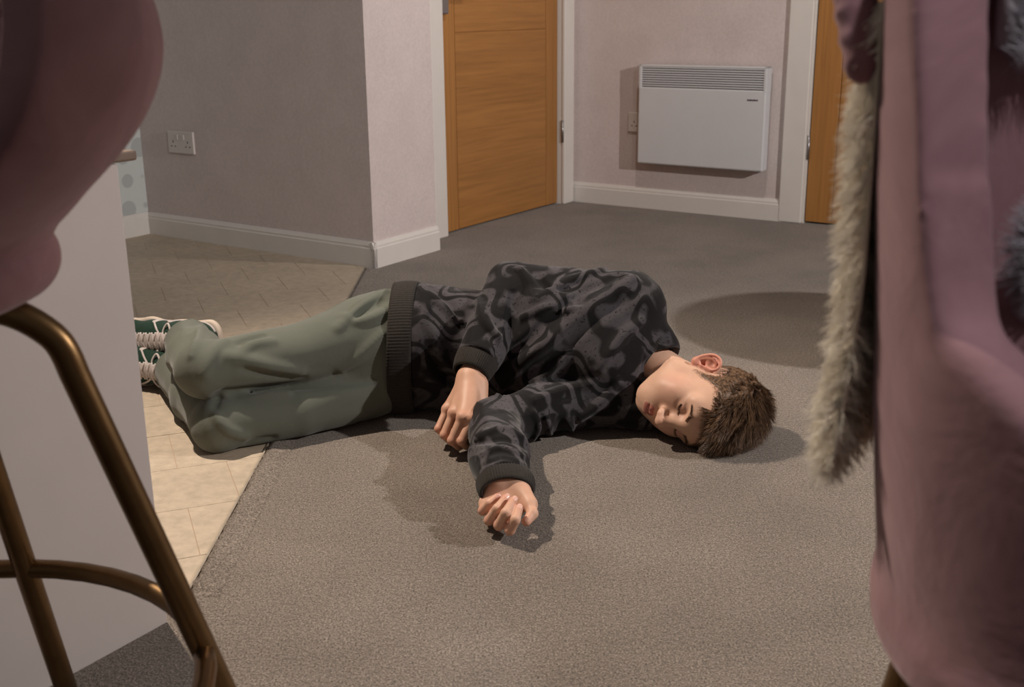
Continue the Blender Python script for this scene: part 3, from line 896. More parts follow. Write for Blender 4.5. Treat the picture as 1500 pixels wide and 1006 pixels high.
RW = np.array([-.088, 2.300, .140]); RFA = np.array([-.055, 2.380, .195])
Rm = A3([(655, 600, .078), (664, 605, .084), (677, 611, .086), (691, 614, .082)])
Rp = A3([(642, 628, .046), (650.5, 637, .044), (662, 645, .042), (676, 646, .042)])
Rd = [p + np.array(o) for p, o in zip(Rp, [(.012, .022, -.024), (.012, .026, -.024), (.012, .030, -.024), (.010, .030, -.022)])]
Rt = [p + np.array(o) for p, o in zip(Rd, [(.016, .018, .002), (.016, .018, .002), (.016, .018, .002), (.014, .018, .002)])]


def handR(P):
    d = cap(P, RFA, RW, .030, .0255)
    pal = None
    for i in range(4):
        e = cap(P, RW + (Rm[i] - RW) * .12, Rm[i], .0195, .0120); pal = e if pal is None else smin(pal, e, .018)
    d = smin(d, pal, .02)
    for i in range(4): d = smin(d, sph(P, Rm[i] + (0, -.003, .003), .0105), .007)
    for i in range(4):
        r = FR[i]; e = chain(P, [Rm[i], Rp[i], Rd[i], Rt[i]], [r * 1.12, r * 1.08, r, r * .85], .003); d = smin(d, e, .0045)
    t0 = RW + (.020, -.020, -.012); t1 = Rm[3] + np.array((.020, .030, -.018)); t2 = Rm[3] + np.array((.016, .020, -.048))
    d = smin(d, chain(P, [t0, t1, t2], [.017, .0115, .0085], .004), .010)
    return d


def hand_mesh(fn, lo, hi): V, Q = polygonise(fn, lo, hi, .0014); return relax(V, Q, 1), Q
V1, Q1 = hand_mesh(handL, (-.10, 1.74, -.002), (.07, 2.09, .12))
V2, Q2 = hand_mesh(handR, (-.20, 2.09, -.002), (-.01, 2.42, .235))


# ---------------- trunk, arms and legs under the clothes, so that the body is whole
def core(P):
    d = sweep(P, [((-.26, 2.475, .145), .082, .105), ((-.08, 2.500, .128), .072, .095), ((.10, 2.460, .145), .082, .110), ((.22, 2.435, .145), .068, .10), ((.28, 2.43, .145), .05, .06)], (0, 1, 0))
    d = smin(d, chain(P, [(.262, 2.45, .245), (0, 2.50, .285), RFA, RW], [.05, .036, .030, .026]), .02)
    d = smin(d, chain(P, [(.21, 2.40, .075), at(724, 622, .058), LFA, LW], [.048, .036, .030, .026]), .02)
    d = smin(d, chain(P, [(-.28, 2.47, .195), (-.640, 2.262, .158), (-.79, 2.64, .120)], [.045, .030, .028]), .02)
    d = smin(d, chain(P, [(-.28, 2.47, .085), (-.605, 2.265, .062), (-.81, 2.62, .055)], [.045, .028, .028]), .02)
    return d


V3_, Q3 = polygonise(core, (-.90, 2.05, -.002), (.36, 2.75, .36), .009)
Vw = np.concatenate([h2w(Vh), V1, V2, V3_]); Qw = np.concatenate([Qh, Q1 + len(Vh), Q2 + len(Vh) + len(V1), Q3 + len(Vh) + len(V1) + len(V2)])
me = np_mesh('body', Vw, Qw)
col = np.ones((len(me.vertices), 4), f32)
t1 = np.tile(np.array(srgb(208, 166, 142)[:3]), (len(V1), 1)); t2 = np.tile(np.array(srgb(196, 154, 130)[:3]), (len(V2), 1))
for pts_, tt, VV in ((Lt + [Lth[3]] + Lp, t1, V1), (Rm + Rp, t2, V2)):
    for p in pts_:
        m_ = np.exp(-(np.linalg.norm(VV - p, axis=1) / .011) ** 2)[:, None] * .45; tt[:] = tt * (1 - m_) + np.array(srgb(206, 128, 108)[:3]) * m_
allt = np.concatenate([tint, t1, t2, np.tile(base, (len(V3_), 1))])
col[:len(allt), :3] = allt
ca = me.color_attributes.new('tint', 'FLOAT_COLOR', 'POINT'); ca.data.foreach_set('color', col.ravel())
body = link('body', me, MT['skin'], person, True)
# finger nails on the open hand
for i in range(4):
    ax = Lt[i] - Ld[i]; ax /= np.linalg.norm(ax); out = np.array([0, -1.0, .35]); out -= out @ ax * ax; out /= np.linalg.norm(out); sd = np.cross(ax, out); r = FR[i] * .84
    c = Lt[i] + out * r * .72 + ax * .001; V = []; F = []
    for a in range(6):
        for b in range(5):
            u_ = (a / 5 - .5) * 2; w_ = (b / 4 - .5) * 2; k = math.sqrt(max(0, 1 - .55 * abs(u_) ** 3))
            V.append(c + ax * u_ * .0055 + sd * w_ * r * .62 * k + out * (r * .30 * (1 - .55 * w_ * w_) - .0010 * (u_ > .8)))
    for a in range(5):
        for b in range(4): F.append((a * 5 + b, a * 5 + b + 1, a * 5 + b + 6, a * 5 + b + 5))
    pydata('fingernail', V, F, MT['nail'], body, True)

# ---------------- sweatshirt
R_SH, R_EL, R_WR = (.262, 2.45, .248), (.000, 2.500, .286), (-.0885, 2.305, .146)
L_EL = tuple(at(724, 620, .062)); L_WR = tuple(at(742, 717, .060)); L_SH = (.215, 2.40, .075)
_d = np.array(R_WR) - np.array(R_EL); R_CF = tuple(np.array(R_EL) + _d * .86)
_d2 = np.array(L_WR) - np.array(L_EL); L_CF = tuple(np.array(L_EL) + _d2 * .93)


def shirt0(P):
    d = sweep(P, [((-.222, 2.485, .152), .118, .150), ((-.13, 2.495, .142), .108, .138), ((-.03, 2.490, .140), .108, .136), ((.09, 2.458, .152), .124, .150), ((.20, 2.435, .152), .115, .148), ((.275, 2.43, .148), .085, .115), ((.318, 2.41, .138), .060, .080)], (0, 1, 0))
    arm = chain(P, [R_SH, (.14, 2.485, .268), R_EL, R_CF], [.084, .066, .060, .052], .012)
    d = smin(d, arm, .011)
    d = smin(d, cap(P, R_SH, (.20, 2.41, .13), .08, .10), .03)
    armL = chain(P, [L_SH, (.10, 2.335, .062), L_EL], [.062, .058, .058], .015)
    armL = smin(armL, chain(P, [L_EL, tuple(np.array(L_EL) * .45 + np.array(L_CF) * .55), L_CF], [.060, .060, .050], .015), .016)
    d = smin(d, armL, .018)
    d = smin(d, cap(P, (.12, 2.355, .060), (.285, 2.335, .050), .056, .050), .03)
    d = smin(d, cap(P, (.27, 2.36, .075), (.338, 2.325, .045), .055, .040), .03)
    return d


def dense(uv):
    q = spline([np.array([a, b, 0.0]) for a, b in uv], 6); return [(float(v[0]), float(v[1])) for v in q]


RG = lambda uv: trace(shirt0, dense(uv))
FOLD = [  # (places, width, height)
    ([(926, 408), (859, 455), (808, 497), (764, 532), (725, 576)], .012, .016), ([(891, 392), (840, 408), (789, 436)], .010, .012),
    ([(859, 455), (802, 451), (764, 465)], .010, .011), ([(868, 562), (815, 573), (783, 586)], .010, .011), ([(628, 430), (650, 447), (672, 468)], .010, .011),
    ([(700, 440), (713, 471), (733, 497)], .010, .011), ([(940, 470), (905, 500), (880, 540)], .012, .010), ([(620, 470), (640, 500), (648, 545)], .011, .010),
    ([(905, 560), (880, 590), (850, 612)], .010, .010), ([(700, 640), (735, 628), (765, 640)], .009, .010), ([(702, 668), (735, 655), (768, 668)], .008, .009),
    ([(800, 612), (806, 632), (808, 648)], .008, .010), ([(830, 610), (838, 630), (838, 648)], .008, .009), ([(782, 604), (790, 625), (780, 645)], .008, .009),
    ([(830, 520), (800, 548), (770, 562)], .010, .009), ([(762, 392), (775, 412), (780, 436)], .010, .010), ([(615, 420), (625, 440), (622, 470)], .008, .008)]
VAL = [([(905, 402), (850, 430), (800, 470), (750, 520)], .010, .015), ([(977, 487), (952, 510), (942, 545), (938, 590)], .007, .010), ([(940, 425), (872, 470), (820, 512), (775, 552)], .010, .010),
       ([(640, 425), (662, 450), (676, 480)], .009, .009), ([(690, 652), (735, 642), (775, 655)], .007, .008), ([(706, 682), (738, 668), (770, 682)], .006, .007), ([(793, 608), (798, 630), (794, 648)], .006, .008), ([(818, 612), (822, 634), (822, 648)], .006, .008),
       ([(752, 430), (748, 478), (732, 520)], .010, .017), ([(786, 400), (800, 420), (830, 425)], .009, .008)]
FOLD3 = [(RG(a), b * .85, c * 2.1) for a, b, c in FOLD]; VAL3 = [(RG(a), b * .85, c * 1.9) for a, b, c in VAL]


def clothe(P, d, folds, vals, na, ns):
    near = np.abs(d) < .05; Pn = P[near]; dn = d[near].copy()
    for lst, sg in ((folds, -1), (vals, 1)):
        for pts, w_, a in lst:
            if len(pts) < 2: continue
            q = np.array(pts); m = ((Pn > q.min(0) - 3 * w_) & (Pn < q.max(0) + 3 * w_)).all(1)
            if not m.any(): continue
            t_ = np.linspace(0, 1, len(pts)); S = Pn[m]; dd = None; am = None
            for i in range(len(pts) - 1):
                e = cap(S, pts[i], pts[i + 1], 0, 0); k = a * (.35 + .65 * math.sin(math.pi * (t_[i] * .8 + .1)))
                if dd is None: dd = e; am = np.full(len(S), k, f32)
                else:
                    c = e < dd; dd = np.where(c, e, dd); am = np.where(c, k, am)
            dn[m] += sg * am * np.exp(-(dd / w_) ** 2)
    wv = Pn + .03 * np.stack([vnoise(Pn, 9), vnoise(Pn + 3, 9), vnoise(Pn + 7, 9)], 1)
    dn += na * (1 - 2 * np.abs(vnoise(wv * v3(1, 1, 1), ns))) + na * .5 * vnoise(wv, ns * 2.1)
    d = d.copy(); d[near] = dn; return d


def floor_cut(P, d): return smax(d, .0015 - P[:, 2], .012)


def shirt_fn(P):
    d = clothe(P, shirt0(P), FOLD3, VAL3, .0045, 11)
    hem = cap(P, (-.60, 2.485, .15), (-.222, 2.485, .152), .3)        # open end at the waist
    d = smax(d, -(P[:, 0] + .232), .006)
    n1 = np.array(_d / np.linalg.norm(_d), f32); d = smax(d, np.where(np.linalg.norm(P - np.array(R_CF, f32), axis=1) < .12, (P - np.array(R_CF, f32)) @ n1, -1), .004)
    n2 = np.array(_d2 / np.linalg.norm(_d2), f32); d = smax(d, np.where(np.linalg.norm(P - np.array(L_CF, f32), axis=1) < .10, (P - np.array(L_CF, f32)) @ n2, -1), .004)
    # neck opening
    q = chain(P, [NECK[0], NECK[1], h2w((0, -.02, -.05))], [.045, .062, .075]); d = smax(d, -smax(q, -(P[:, 0] - .285), .01), .004)
    return floor_cut(P, d)


shirt = sdf_obj('sweatshirt', shirt_fn, (-.26, 1.88, -.003), (.40, 2.66, .375), .0032, MT['sweat'], person, 1)


def band(name, c0, c1, ra, rb, side, mat, parent, ribs=46, thick=.004, rows=8, amp=.0006, tilt0=None, zmin=.0015, shift=None):
    """ribbed knit band: an open tube with wall thickness and real ribs"""
    c0 = np.array(c0, float); c1 = np.array(c1, float); ax = c1 - c0; L = np.linalg.norm(ax); ax /= L
    s = np.array(side, float); s -= s @ ax * ax; s /= np.linalg.norm(s); o = np.cross(ax, s); ribs = int(ribs * 1.5); n = ribs * 4; V = []; F = []
    prof = [(t, 1, 1) for t in np.linspace(0, 1, rows)] + [(1, 0, 0), (0, 0, 0)]
    for (t, outr, rb_on) in prof:
        bul = .0025 * math.sin(math.pi * t) if outr else -thick
        for j in range(n):
            an = 2 * math.pi * j / n; rr = bul + (amp * math.cos(ribs * an) if rb_on else 0)
            a0_, b0_ = (ra[0] + (ra[1] - ra[0]) * t + rr, rb[0] + (rb[1] - rb[0]) * t + rr)
            p = c0 + ax * L * t + s * math.cos(an) * a0_ + o * math.sin(an) * b0_
            if shift is not None: p = p + shift(an, t)
            p[2] = max(p[2], zmin + (0.001 if outr else .003)); V.append(p)
    m = len(prof)
    for i in range(m):
        for j in range(n): F.append((i * n + j, i * n + (j + 1) % n, ((i + 1) % m) * n + (j + 1) % n, ((i + 1) % m) * n + j))
    return pydata(name, V, F, mat, parent, True)


_u = _d / np.linalg.norm(_d)
band('cuff', np.array(R_CF) - _u * .010, np.array(R_CF) + _u * .040, (.047, .040), (.045, .037), (1, 0, 0), MT['rib'], shirt, 40)
_u2 = _d2 / np.linalg.norm(_d2)
band('cuff', np.array(L_CF) - _u2 * .010, np.array(L_CF) + _u2 * .036, (.054, .048), (.043, .031), (1, 0, 0), MT['rib'], shirt, 40)
band('waistband', (-.218, 2.485, .150), (-.272, 2.482, .149), (.121, .119), (.153, .153), (0, 1, 0), MT['rib'], shirt, 90, shift=lambda an, t: np.array([.014 * math.cos(an + .6), 0, 0]))
_n0 = np.array([.315, 2.405, .140]); _na = np.array(h2w((0, -.03, -.06))) - _n0; _na /= np.linalg.norm(_na)
band('collar', _n0 - _na * .012, _n0 + _na * .012, (.064, .061), (.073, .067), (0, 1, 0), MT['rib'], shirt, 50)

# ---------------- trousers
RK, RA_, LK, LA_ = (-.652, 2.268, .170), (-.790, 2.640, .122), (-.622, 2.240, .056), (-.815, 2.615, .056)


def trouser0(P):
    d = sweep(P, [((-.20, 2.485, .146), .094, .124), ((-.28, 2.482, .146), .100, .134), ((-.34, 2.465, .140), .092, .124)], (0, 1, 0))
    r = chain(P, [(-.335, 2.455, .192), (-.47, 2.375, .168), RK], [.084, .0695, .059], .004); r = smin(r, chain(P, [RK, tuple(np.array(RK) * .5 + np.array(RA_) * .5), RA_], [.058, .060, .056], .02), .02)
    l = chain(P, [(-.33, 2.430, .072), (-.47, 2.325, .055), LK], [.072, .060, .055], .004); l = smin(l, chain(P, [LK, tuple(np.array(LK) * .5 + np.array(LA_) * .5), LA_], [.054, .057, .056], .02), .02)
    return smin(smin(smin(d, r, .03), smin(d, l, .03), .006), cap(P, (-.34, 2.45, .125), (-.61, 2.295, .108), .038, .020), .006)


TG = lambda uv: trace(trouser0, dense(uv))
TF = [([(585, 415), (540, 440), (515, 462), (495, 480)], .010, .010), ([(590, 440), (550, 463), (520, 470), (500, 462)], .009, .010), ([(440, 545), (400, 538), (360, 528), (335, 522)], .012, .013), ([(400, 500), (370, 505), (352, 520)], .009, .011),
      ([(330, 500), (310, 520), (300, 548)], .010, .009), ([(420, 575), (370, 578), (330, 580)], .010, .010), ([(360, 640), (335, 630), (318, 610)], .010, .008),
      ([(560, 490), (530, 520), (500, 540)], .012, .009), ([(300, 470), (290, 495), (280, 520)], .009, .008)]
TV = [([(500, 462), (512, 470), (530, 458), (560, 440)], .008, .010), ([(350, 503), (362, 498), (385, 492)], .007, .012), ([(320, 578), (340, 574), (400, 568), (480, 562), (545, 556)], .009, .017), ([(445, 555), (400, 548), (360, 540)], .010, .008), ([(365, 650), (380, 645), (400, 642)], .007, .012), ([(315, 595), (318, 585), (330, 574)], .007, .012)]
TF3 = [(TG(a), b, c * 1.7) for a, b, c in TF]; TV3 = [(TG(a), b, c * 1.5) for a, b, c in TV]


def trouser_fn(P):
    d = clothe(P, trouser0(P), TF3, TV3, .0028, 9)
    for K_, A_ in ((RK, RA_), (LK, LA_)):
        a = np.array(A_, f32); n_ = a - np.array(K_, f32); n_ /= np.linalg.norm(n_)
        near = np.linalg.norm(P - a, axis=1) < .13
        d = smax(d, np.where(near, (P - a) @ n_ - .012, -1), .006)
        d = smax(d, -np.where(near, cap(P, a - n_ * .03, a + n_ * .1, .046), 1), .004)
    return floor_cut(P, d)


trousers = sdf_obj('trousers', trouser_fn, (-.93, 2.12, -.003), (-.17, 2.78, .34), .0040, MT['trouser'], person, 1)
# ---------------- shoes
def shoe_upper(P):
    d = sweep(P, [((-.045, 0, .050), .034, .048), ((.020, 0, .052), .037, .050), ((.080, 0, .042), .042, .038), ((.145, 0, .032), .043, .026), ((.180, 0, .028), .034, .018)], (0, 1, 0))
    d = smin(d, cap(P, (-.030, 0, .062), (-.020, 0, .088), .037, .036), .02)
    return smax(d, .018 - P[:, 2], .006)
def shoe_fn(P): return smax(shoe_upper(P), -cap(P, (-.022, 0, .055), (.0, 0, .16), .029, .031), .004)
def sole_fn(P):
    d = sweep(P, [((-.050, 0, .013), .040, .030), ((.020, 0, .013), .036, .030), ((.100, 0, .013), .047, .030), ((.155, 0, .013), .046, .030), ((.190, 0, .015), .032, .028)], (0, 1, 0))
    return smax(smax(d, P[:, 2] - .024, .004), .001 - P[:, 2], .004)
def slab(lines, w_, up_off=.0016):
    def f(P):
        Q_ = P.copy(); Q_[:, 1] = 0; m = None
        for l in lines:
            e = chain(Q_, [(a, 0, b) for a, b in l], [w_] * len(l)); m = e if m is None else np.minimum(m, e)
        u_ = shoe_upper(P); return np.maximum(np.maximum(np.maximum(u_ - up_off, -u_ - .002), m), .012 - np.abs(P[:, 1]))
    return f
def tongue_fn(P):
    u_ = shoe_upper(P); x, y, z = P.T
    return np.maximum(np.maximum(u_ - .0022, -u_ - .003), np.maximum(np.maximum(np.abs(y) - .018, np.abs(x - .070) - .062), .04 - z + .12 * np.clip(x - .05, 0, 1)))
BB = ((-.11, -.065, -.004), (.235, .065, .135))
SH = {'upper': polygonise(shoe_fn, *BB, .0028), 'sole': polygonise(sole_fn, *BB, .0028), 'side_stripe': polygonise(slab([[(.005, .028), (.030, .062)], [(.030, .062), (.048, .030)], [(.048, .030), (.072, .058)], [(-.075, .050), (-.05, .050)]], .0065), *BB, .0022), 'tongue': polygonise(tongue_fn, *BB, .0022)}
lace_paths = []
for k in range(6):
    x = .030 + k * .0165
    for sg in (-1, 1):
        pts = []
        for t in np.linspace(-1, 1, 9):
            y_ = .021 * t; xx = x + sg * t * .006; zz = np.linspace(.03, .13, 60, dtype=f32); PP = np.stack([np.full(60, xx), np.full(60, y_), zz], 1).astype(f32); dd = shoe_upper(PP); i_ = np.where(dd < 0)[0]
            pts.append((xx, y_, float(zz[i_[-1]] if len(i_) else .05) + .0035))
        lace_paths.append(pts)
knot = [[(.022, 0, .104), (.010, .022, .112), (.020, .040, .098), (.034, .022, .100), (.024, 0, .104)], [(.022, 0, .104), (.012, -.024, .110), (.024, -.042, .094), (.036, -.022, .098), (.024, 0, .104)], [(.024, 0, .104), (.050, .026, .092), (.078, .040, .070)], [(.024, 0, .104), (.052, -.022, .090), (.070, -.044, .066)]]


def make_shoe(org, T, U):
    T = np.array(T, float); T /= np.linalg.norm(T); U = np.array(U, float); U -= U @ T * T; U /= np.linalg.norm(U); S = np.cross(U, T); R = np.stack([T, S, U], 1); org = np.array(org, float)
    g = lambda p: np.asarray(p, float) @ R.T + org
    up_ = None
    V, Q = SH['upper']; up_ = link('shoe', np_mesh('shoe', g(relax(V, Q, 1)), Q), MT['green'], person, True); tag(up_, 'green suede trainer with white laces')
    for nm, mt in (('sole', 'gum'), ('side_stripe', 'shoewhite'), ('tongue', 'shoewhite')):
        V, Q = SH[nm]; o = link(nm, np_mesh(nm, g(relax(V, Q, 1)), Q), MT[mt], up_, True)
        if nm == 'side_stripe': o['kind'] = 'stuff'
    Va, Fa = [], []
    for l in lace_paths + knot:
        V, F = tube_data([g(p) for p in (spline(l, 5) if len(l) < 8 else l)], .0027, 6); Fa += [tuple(i + len(Va) for i in f) for f in F]; Va += V
    o = pydata('laces', Va, Fa, MT['lace'], up_, True); o['kind'] = 'stuff'
    return up_


make_shoe((-.803, 2.735, .112), (-.97, .10, -.06), (.08, -.96, .16))
make_shoe((-.835, 2.705, .0535), (-.98, .02, .0), (.14, -.985, .06))

# ---------------- hair, brows, lashes
def project(P, fn, it=12, off=0.0):
    P = np.asarray(P, f32).copy(); e = 1e-3
    for _ in range(it):
        d = fn(P) - off; g = np.stack([(fn(P + v) - fn(P - v)) for v in np.eye(3, dtype=f32) * e], 1); g /= np.linalg.norm(g, axis=1)[:, None] + 1e-9; P -= .8 * d[:, None] * g
    return P, g


def hair_len(P): return .0030 + .038 * sm((P[:, 2] - .066 - .45 * np.clip(np.abs(P[:, 0]) - .028, 0, 1)) / .045) * (1 - .55 * sm((-.055 - P[:, 1]) / .05)) + .004 * sm((P[:, 2] - .03) / .04)
def hair_fn(P):
    d = head_base(P) - (.0006 + .17 * hair_len(P)); d = d + .0016 * vnoise(P * v3(1.8, .4, 1.8), 80)
    return np.maximum(smax(d, -(hair_mask(P) - .012), .010), -(head_base(P) + .004))


Vc, Qc = polygonise(hair_fn, (-.105, -.14, -.06), (.105, .125, .175), .0022)
hair = link('hair', np_mesh('hair', h2w(relax(Vc, Qc, 1)), Qc), MT['hair'], person, True)
mk = lambda P: (hair_mask(P) > -.001).astype(float) * (np.abs(P[:, 2]) < 1) * (ear_fn(P.astype(f32)) > .002) * (ear_fn(P.astype(f32), True) > .002) * (.5 + 1.3 * (P[:, 2] > .07))
pr_, nn = sample_mesh(Vh, Qh, 20000, 4, mk)
rs = np.random.RandomState(2)
top = sm((pr_[:, 2] - .060 - .30 * np.clip(np.abs(pr_[:, 0]) - .03, 0, 1)) / .045)[:, None]
clump = np.stack([vnoise(pr_.astype(f32), 55), vnoise(pr_.astype(f32) + 5, 55), vnoise(pr_.astype(f32) + 9, 55)], 1)
want = top * (np.array([-.45, 1.0, -.10]) + .42 * clump) + (1 - top) * (np.array([0, -.55, -.85]) + .3 * clump)
tan = want - nn * (want * nn).sum(1)[:, None]; tan /= np.linalg.norm(tan, axis=1)[:, None] + 1e-9
dr = tan + nn * (.26 + .30 * top); dr /= np.linalg.norm(dr, axis=1)[:, None]
edge = np.clip(hair_mask(pr_) / .014, .35, 1)
HL = hair_len(pr_) * edge * 1.05; dr, shade = lock(pr_, dr, HL, 900, .62, 3); wd = (dr @ HR.T)
o = strands('hair_strands', h2w(pr_), wd, nn @ HR.T, HL, .00070, MT['hair_s'], hair, 5, 0.0, .10, 3, floor_z=.002, tint=shade); o['kind'] = 'stuff'
# short thin fringe that lies on the forehead
nf = 520; xf = rs.uniform(-.052, .052, nf); P0 = np.stack([xf, np.full(nf, .080), .080 + rs.uniform(-.010, .010, nf) - 3.0 * xf ** 2], 1); Pf, g = project(P0, head_base)
dF = np.stack([-.25 + .35 * vnoise(Pf, 60), np.full(nf, .25), np.full(nf, -1.0)], 1); dF = dF - g * (dF * g).sum(1)[:, None]; dF /= np.linalg.norm(dF, axis=1)[:, None]; dF += g * .16
o = strands('fringe', h2w(Pf), dF @ HR.T, g @ HR.T, .019, .00045, MT['hair_s'], hair, 4, 0.0, .2, 8, floor_z=.002, tint=rs.rand(nf) * .5 + .2); o['kind'] = 'stuff'
for sx in (1, -1):
    t_ = rs.rand(200); lat = .010 + .042 * t_; P0 = np.stack([sx * lat, np.full(200, .095), np.interp(t_, [0, .45, 1], [.0385, .0455, .0375]) + rs.normal(size=200) * .0013 * (1 - .5 * t_)], 1)
    Pb, g = project(P0, head_base); dB = np.stack([np.full(200, sx * .9), np.full(200, -.25), np.interp(t_, [0, .3, .7, 1], [.75, .25, -.15, -.4])], 1); dB = dB - g * (dB * g).sum(1)[:, None] + g * .30
    dB /= np.linalg.norm(dB, axis=1)[:, None]
    o = strands('eyebrow', h2w(Pb), dB @ HR.T, g @ HR.T, .0065, .00040, MT['brow'], body, 3, 0, .15, 5); o['kind'] = 'stuff'
    t_ = np.linspace(0, 1, 90); P0 = np.stack([sx * (.0175 + .027 * t_), np.full(90, .097), np.interp(t_, [0, .5, 1], [.0150, .0105, .0150])], 1); Pb, g = project(P0, head_base)
    dB = g + np.array([0, 0, -1.2]); dB /= np.linalg.norm(dB, axis=1)[:, None]
    o = strands('eyelashes', h2w(Pb), dB @ HR.T, g @ HR.T, .0055, .00038, MT['brow'], body, 3, 0, .1, 6); o['kind'] = 'stuff'
# ================================================================== bar stools
def bucket_fn(zb, back, R0, R1, hr, lip, mid, ang_m, ang0, dang, top_h, thick):
    """padded wrap-around back in its own frame: +y is the open front, z up; zb bottom of the shell"""
    def f(P):
        x, y, z = P.T; h = z - zb
        ys = y + back * np.clip(h, 0, .5); rr = np.sqrt(x * x + ys * ys)
        prof = R0 + (R1 - R0) * np.sin(np.pi / 2 * np.clip(h / hr, 0, 1))
        prof = prof - .9 * np.clip(h - (top_h - .10), 0, 1) ** 2 / .10 * .35
        ang = np.arctan2(np.abs(x), ys)
        top = lip + mid * sm(ang / ang_m) + (top_h - lip - mid) * sm((ang - ang0) / dang)
        shell = np.sqrt(np.maximum(np.abs(rr - (prof - thick / 2)) - thick * .18, 0) ** 2 + np.maximum(np.maximum(h - top + thick * .3, -h), 0) ** 2) - thick * .32
        floor_ = ell(P, (0, 0, zb + .010), (R0 * .98, R0 * .98, .026))
        return smin(shell, floor_, .03) + .0012 * vnoise(P, 18)
    return f


def make_stool(name, label, loc, yaw, fb, ext, cushions, legs, ring):
    root = empty(name, (loc[0], loc[1], 0)); tag(root, label, 'bar stool', 'pink velvet bar stools')
    c, s = math.cos(yaw), math.sin(yaw); Rm = np.array([[c, -s, 0], [s, c, 0], [0, 0, 1]]); off = np.array([loc[0], loc[1], 0])
    V, Q = polygonise(fb, ext[0], ext[1], .0045); V = relax(V, Q, 5)
    link('back_shell', np_mesh('back_shell', V @ Rm.T + off, Q), MT['velvet'], root, True)
    for (nm, y0, z0, rx, rz) in cushions:
        fn = lambda P: (np.sqrt(np.maximum(np.sqrt(P[:, 0] ** 2 + (P[:, 1] - y0) ** 2) - (rx - rz), 0) ** 2 + (P[:, 2] - z0) ** 2) - rz) + .0022 * vnoise(P, 16)
        V, Q = polygonise(fn, (-rx - .02, -rx + y0 - .02, z0 - rz - .01), (rx + .02, rx + y0 + .02, z0 + rz + .01), .006); V = relax(V, Q, 2)
        link(nm, np_mesh(nm, V @ Rm.T + off, Q), MT['velvet'], root, True)
    tube('footrest', ring, .0115, MT['brass'], root, 14)
    for l in legs:
        g = tube('leg', l, .0140, MT['brass'], root, 16); b = np.array(l[-1]); tube('foot_cap', [b + (0, 0, .012), b + (0, 0, .0005)], [.0150, .0160], MT['lining'], g, 14)
    return root


def stool_legs(cx, cy, zt, st_, sf, angs):
    L = []
    for k in range(4):
        an = math.radians(angs[k]); d = np.array([math.cos(an), math.sin(an), 0]); c0 = np.array([cx, cy, 0]); tp = c0 + d * st_ + (0, 0, zt); ft = c0 + d * sf + (0, 0, .001); v = ft - tp
        L.append(spline([c0 + d * st_ * .2 + (0, 0, zt + .016), c0 + d * st_ * .72 + (0, 0, zt + .014), tp + v * .03 - d * .004, tp + v * .10], 6)[:-1] + [tp + v * t for t in np.linspace(.10, 1, 8)])
    return L


def ring_path(legs, h):
    pts = []
    for l in legs:
        for a, b in zip(l[6:-1], l[7:]):
            if a[2] >= h >= b[2] and a[2] > b[2]: pts.append(a + (b - a) * (a[2] - h) / (a[2] - b[2])); break
    c = sum(pts) / 4; r = np.linalg.norm(pts[0] - c); a0 = math.atan2(pts[0][1] - c[1], pts[0][0] - c[0])
    return [c + r * np.array([math.cos(a0 + t), math.sin(a0 + t), 0]) for t in np.linspace(0, 2 * math.pi, 49)]


LC = (-.600, .950)
legsL = stool_legs(LC[0], LC[1], .628, .180, .362, (21, 89, 201, 269))
fbL = bucket_fn(.708, .0, .188, .306, .165, -.10, .06, 1.3, 1.25, .45, .26, .044)
make_stool('bar_stool', 'pink velvet bar stool with brass legs beside the white kitchen island', LC, math.radians(155), fbL, ((-.34, -.34, .66), (.34, .34, 1.02)), [('seat_base', .0, .687, .198, .034), ('seat_cushion', .0, .744, .172, .030)], legsL, ring_path(legsL, .25))

RC = (.517, .745)
legsR = stool_legs(RC[0], RC[1], .412, .205, .28, (228, 318, 48, 138))
fbR = bucket_fn(.435, .0, .234, .268, .55, .075, .20, 1.75, 1.52, .34, .575, .050)
RYAW = math.radians(193)
stR = make_stool('bar_stool', 'pink velvet bar stool draped with a cream fluffy throw', RC, RYAW, fbR, ((-.31, -.31, .39), (.31, .31, 1.06)), [('seat_base', .0, .555, .206, .060), ('seat_cushion', .0, .652, .208, .052)], legsR, ring_path(legsR, .25))


# cream fluffy throw hanging down the outside of that stool's back
def throw_surface(R_in, th, z_of, z0, a0, a1, nz=26, na=22, seed=1):
    """sheet with thickness that hugs a round back: angles in the horizontal plane, z from top to bottom"""
    V = []; F = []
    for lay in (0, 1):
        for i in range(nz + 1):
            t = i / nz
            for j in range(na + 1):
                s = j / na; an = a0 + (a1 - a0) * s; z = z_of + (z0 - z_of) * t * (1 - .06 * math.sin(s * 7))
                fl = .010 * math.sin(s * 9 + 1) * t + .06 * max(0, t - .55) ** 1.3
                edge = min(1, 6 * min(s, 1 - s, t + .02, 1 - t) + .25); r = R_in + .003 + fl * .6 + (th * edge if lay else 0)
                V.append((RC[0] + r * math.cos(an), RC[1] + r * math.sin(an), z))
    n = (nz + 1) * (na + 1)
    for i in range(nz):
        for j in range(na):
            a = i * (na + 1) + j; F.append((a, a + 1, a + na + 2, a + na + 1)); F.append((n + a + na + 1, n + a + na + 2, n + a + 1, n + a))
    rim = [j for j in range(na + 1)] + [i * (na + 1) + na for i in range(1, nz + 1)] + [nz * (na + 1) + j for j in range(na - 1, -1, -1)] + [i * (na + 1) for i in range(nz - 1, 0, -1)]
    for k in range(len(rim)):
        a, b = rim[k], rim[(k + 1) % len(rim)]; F.append((b, a, n + a, n + b))
    return np.array(V), np.array(F)


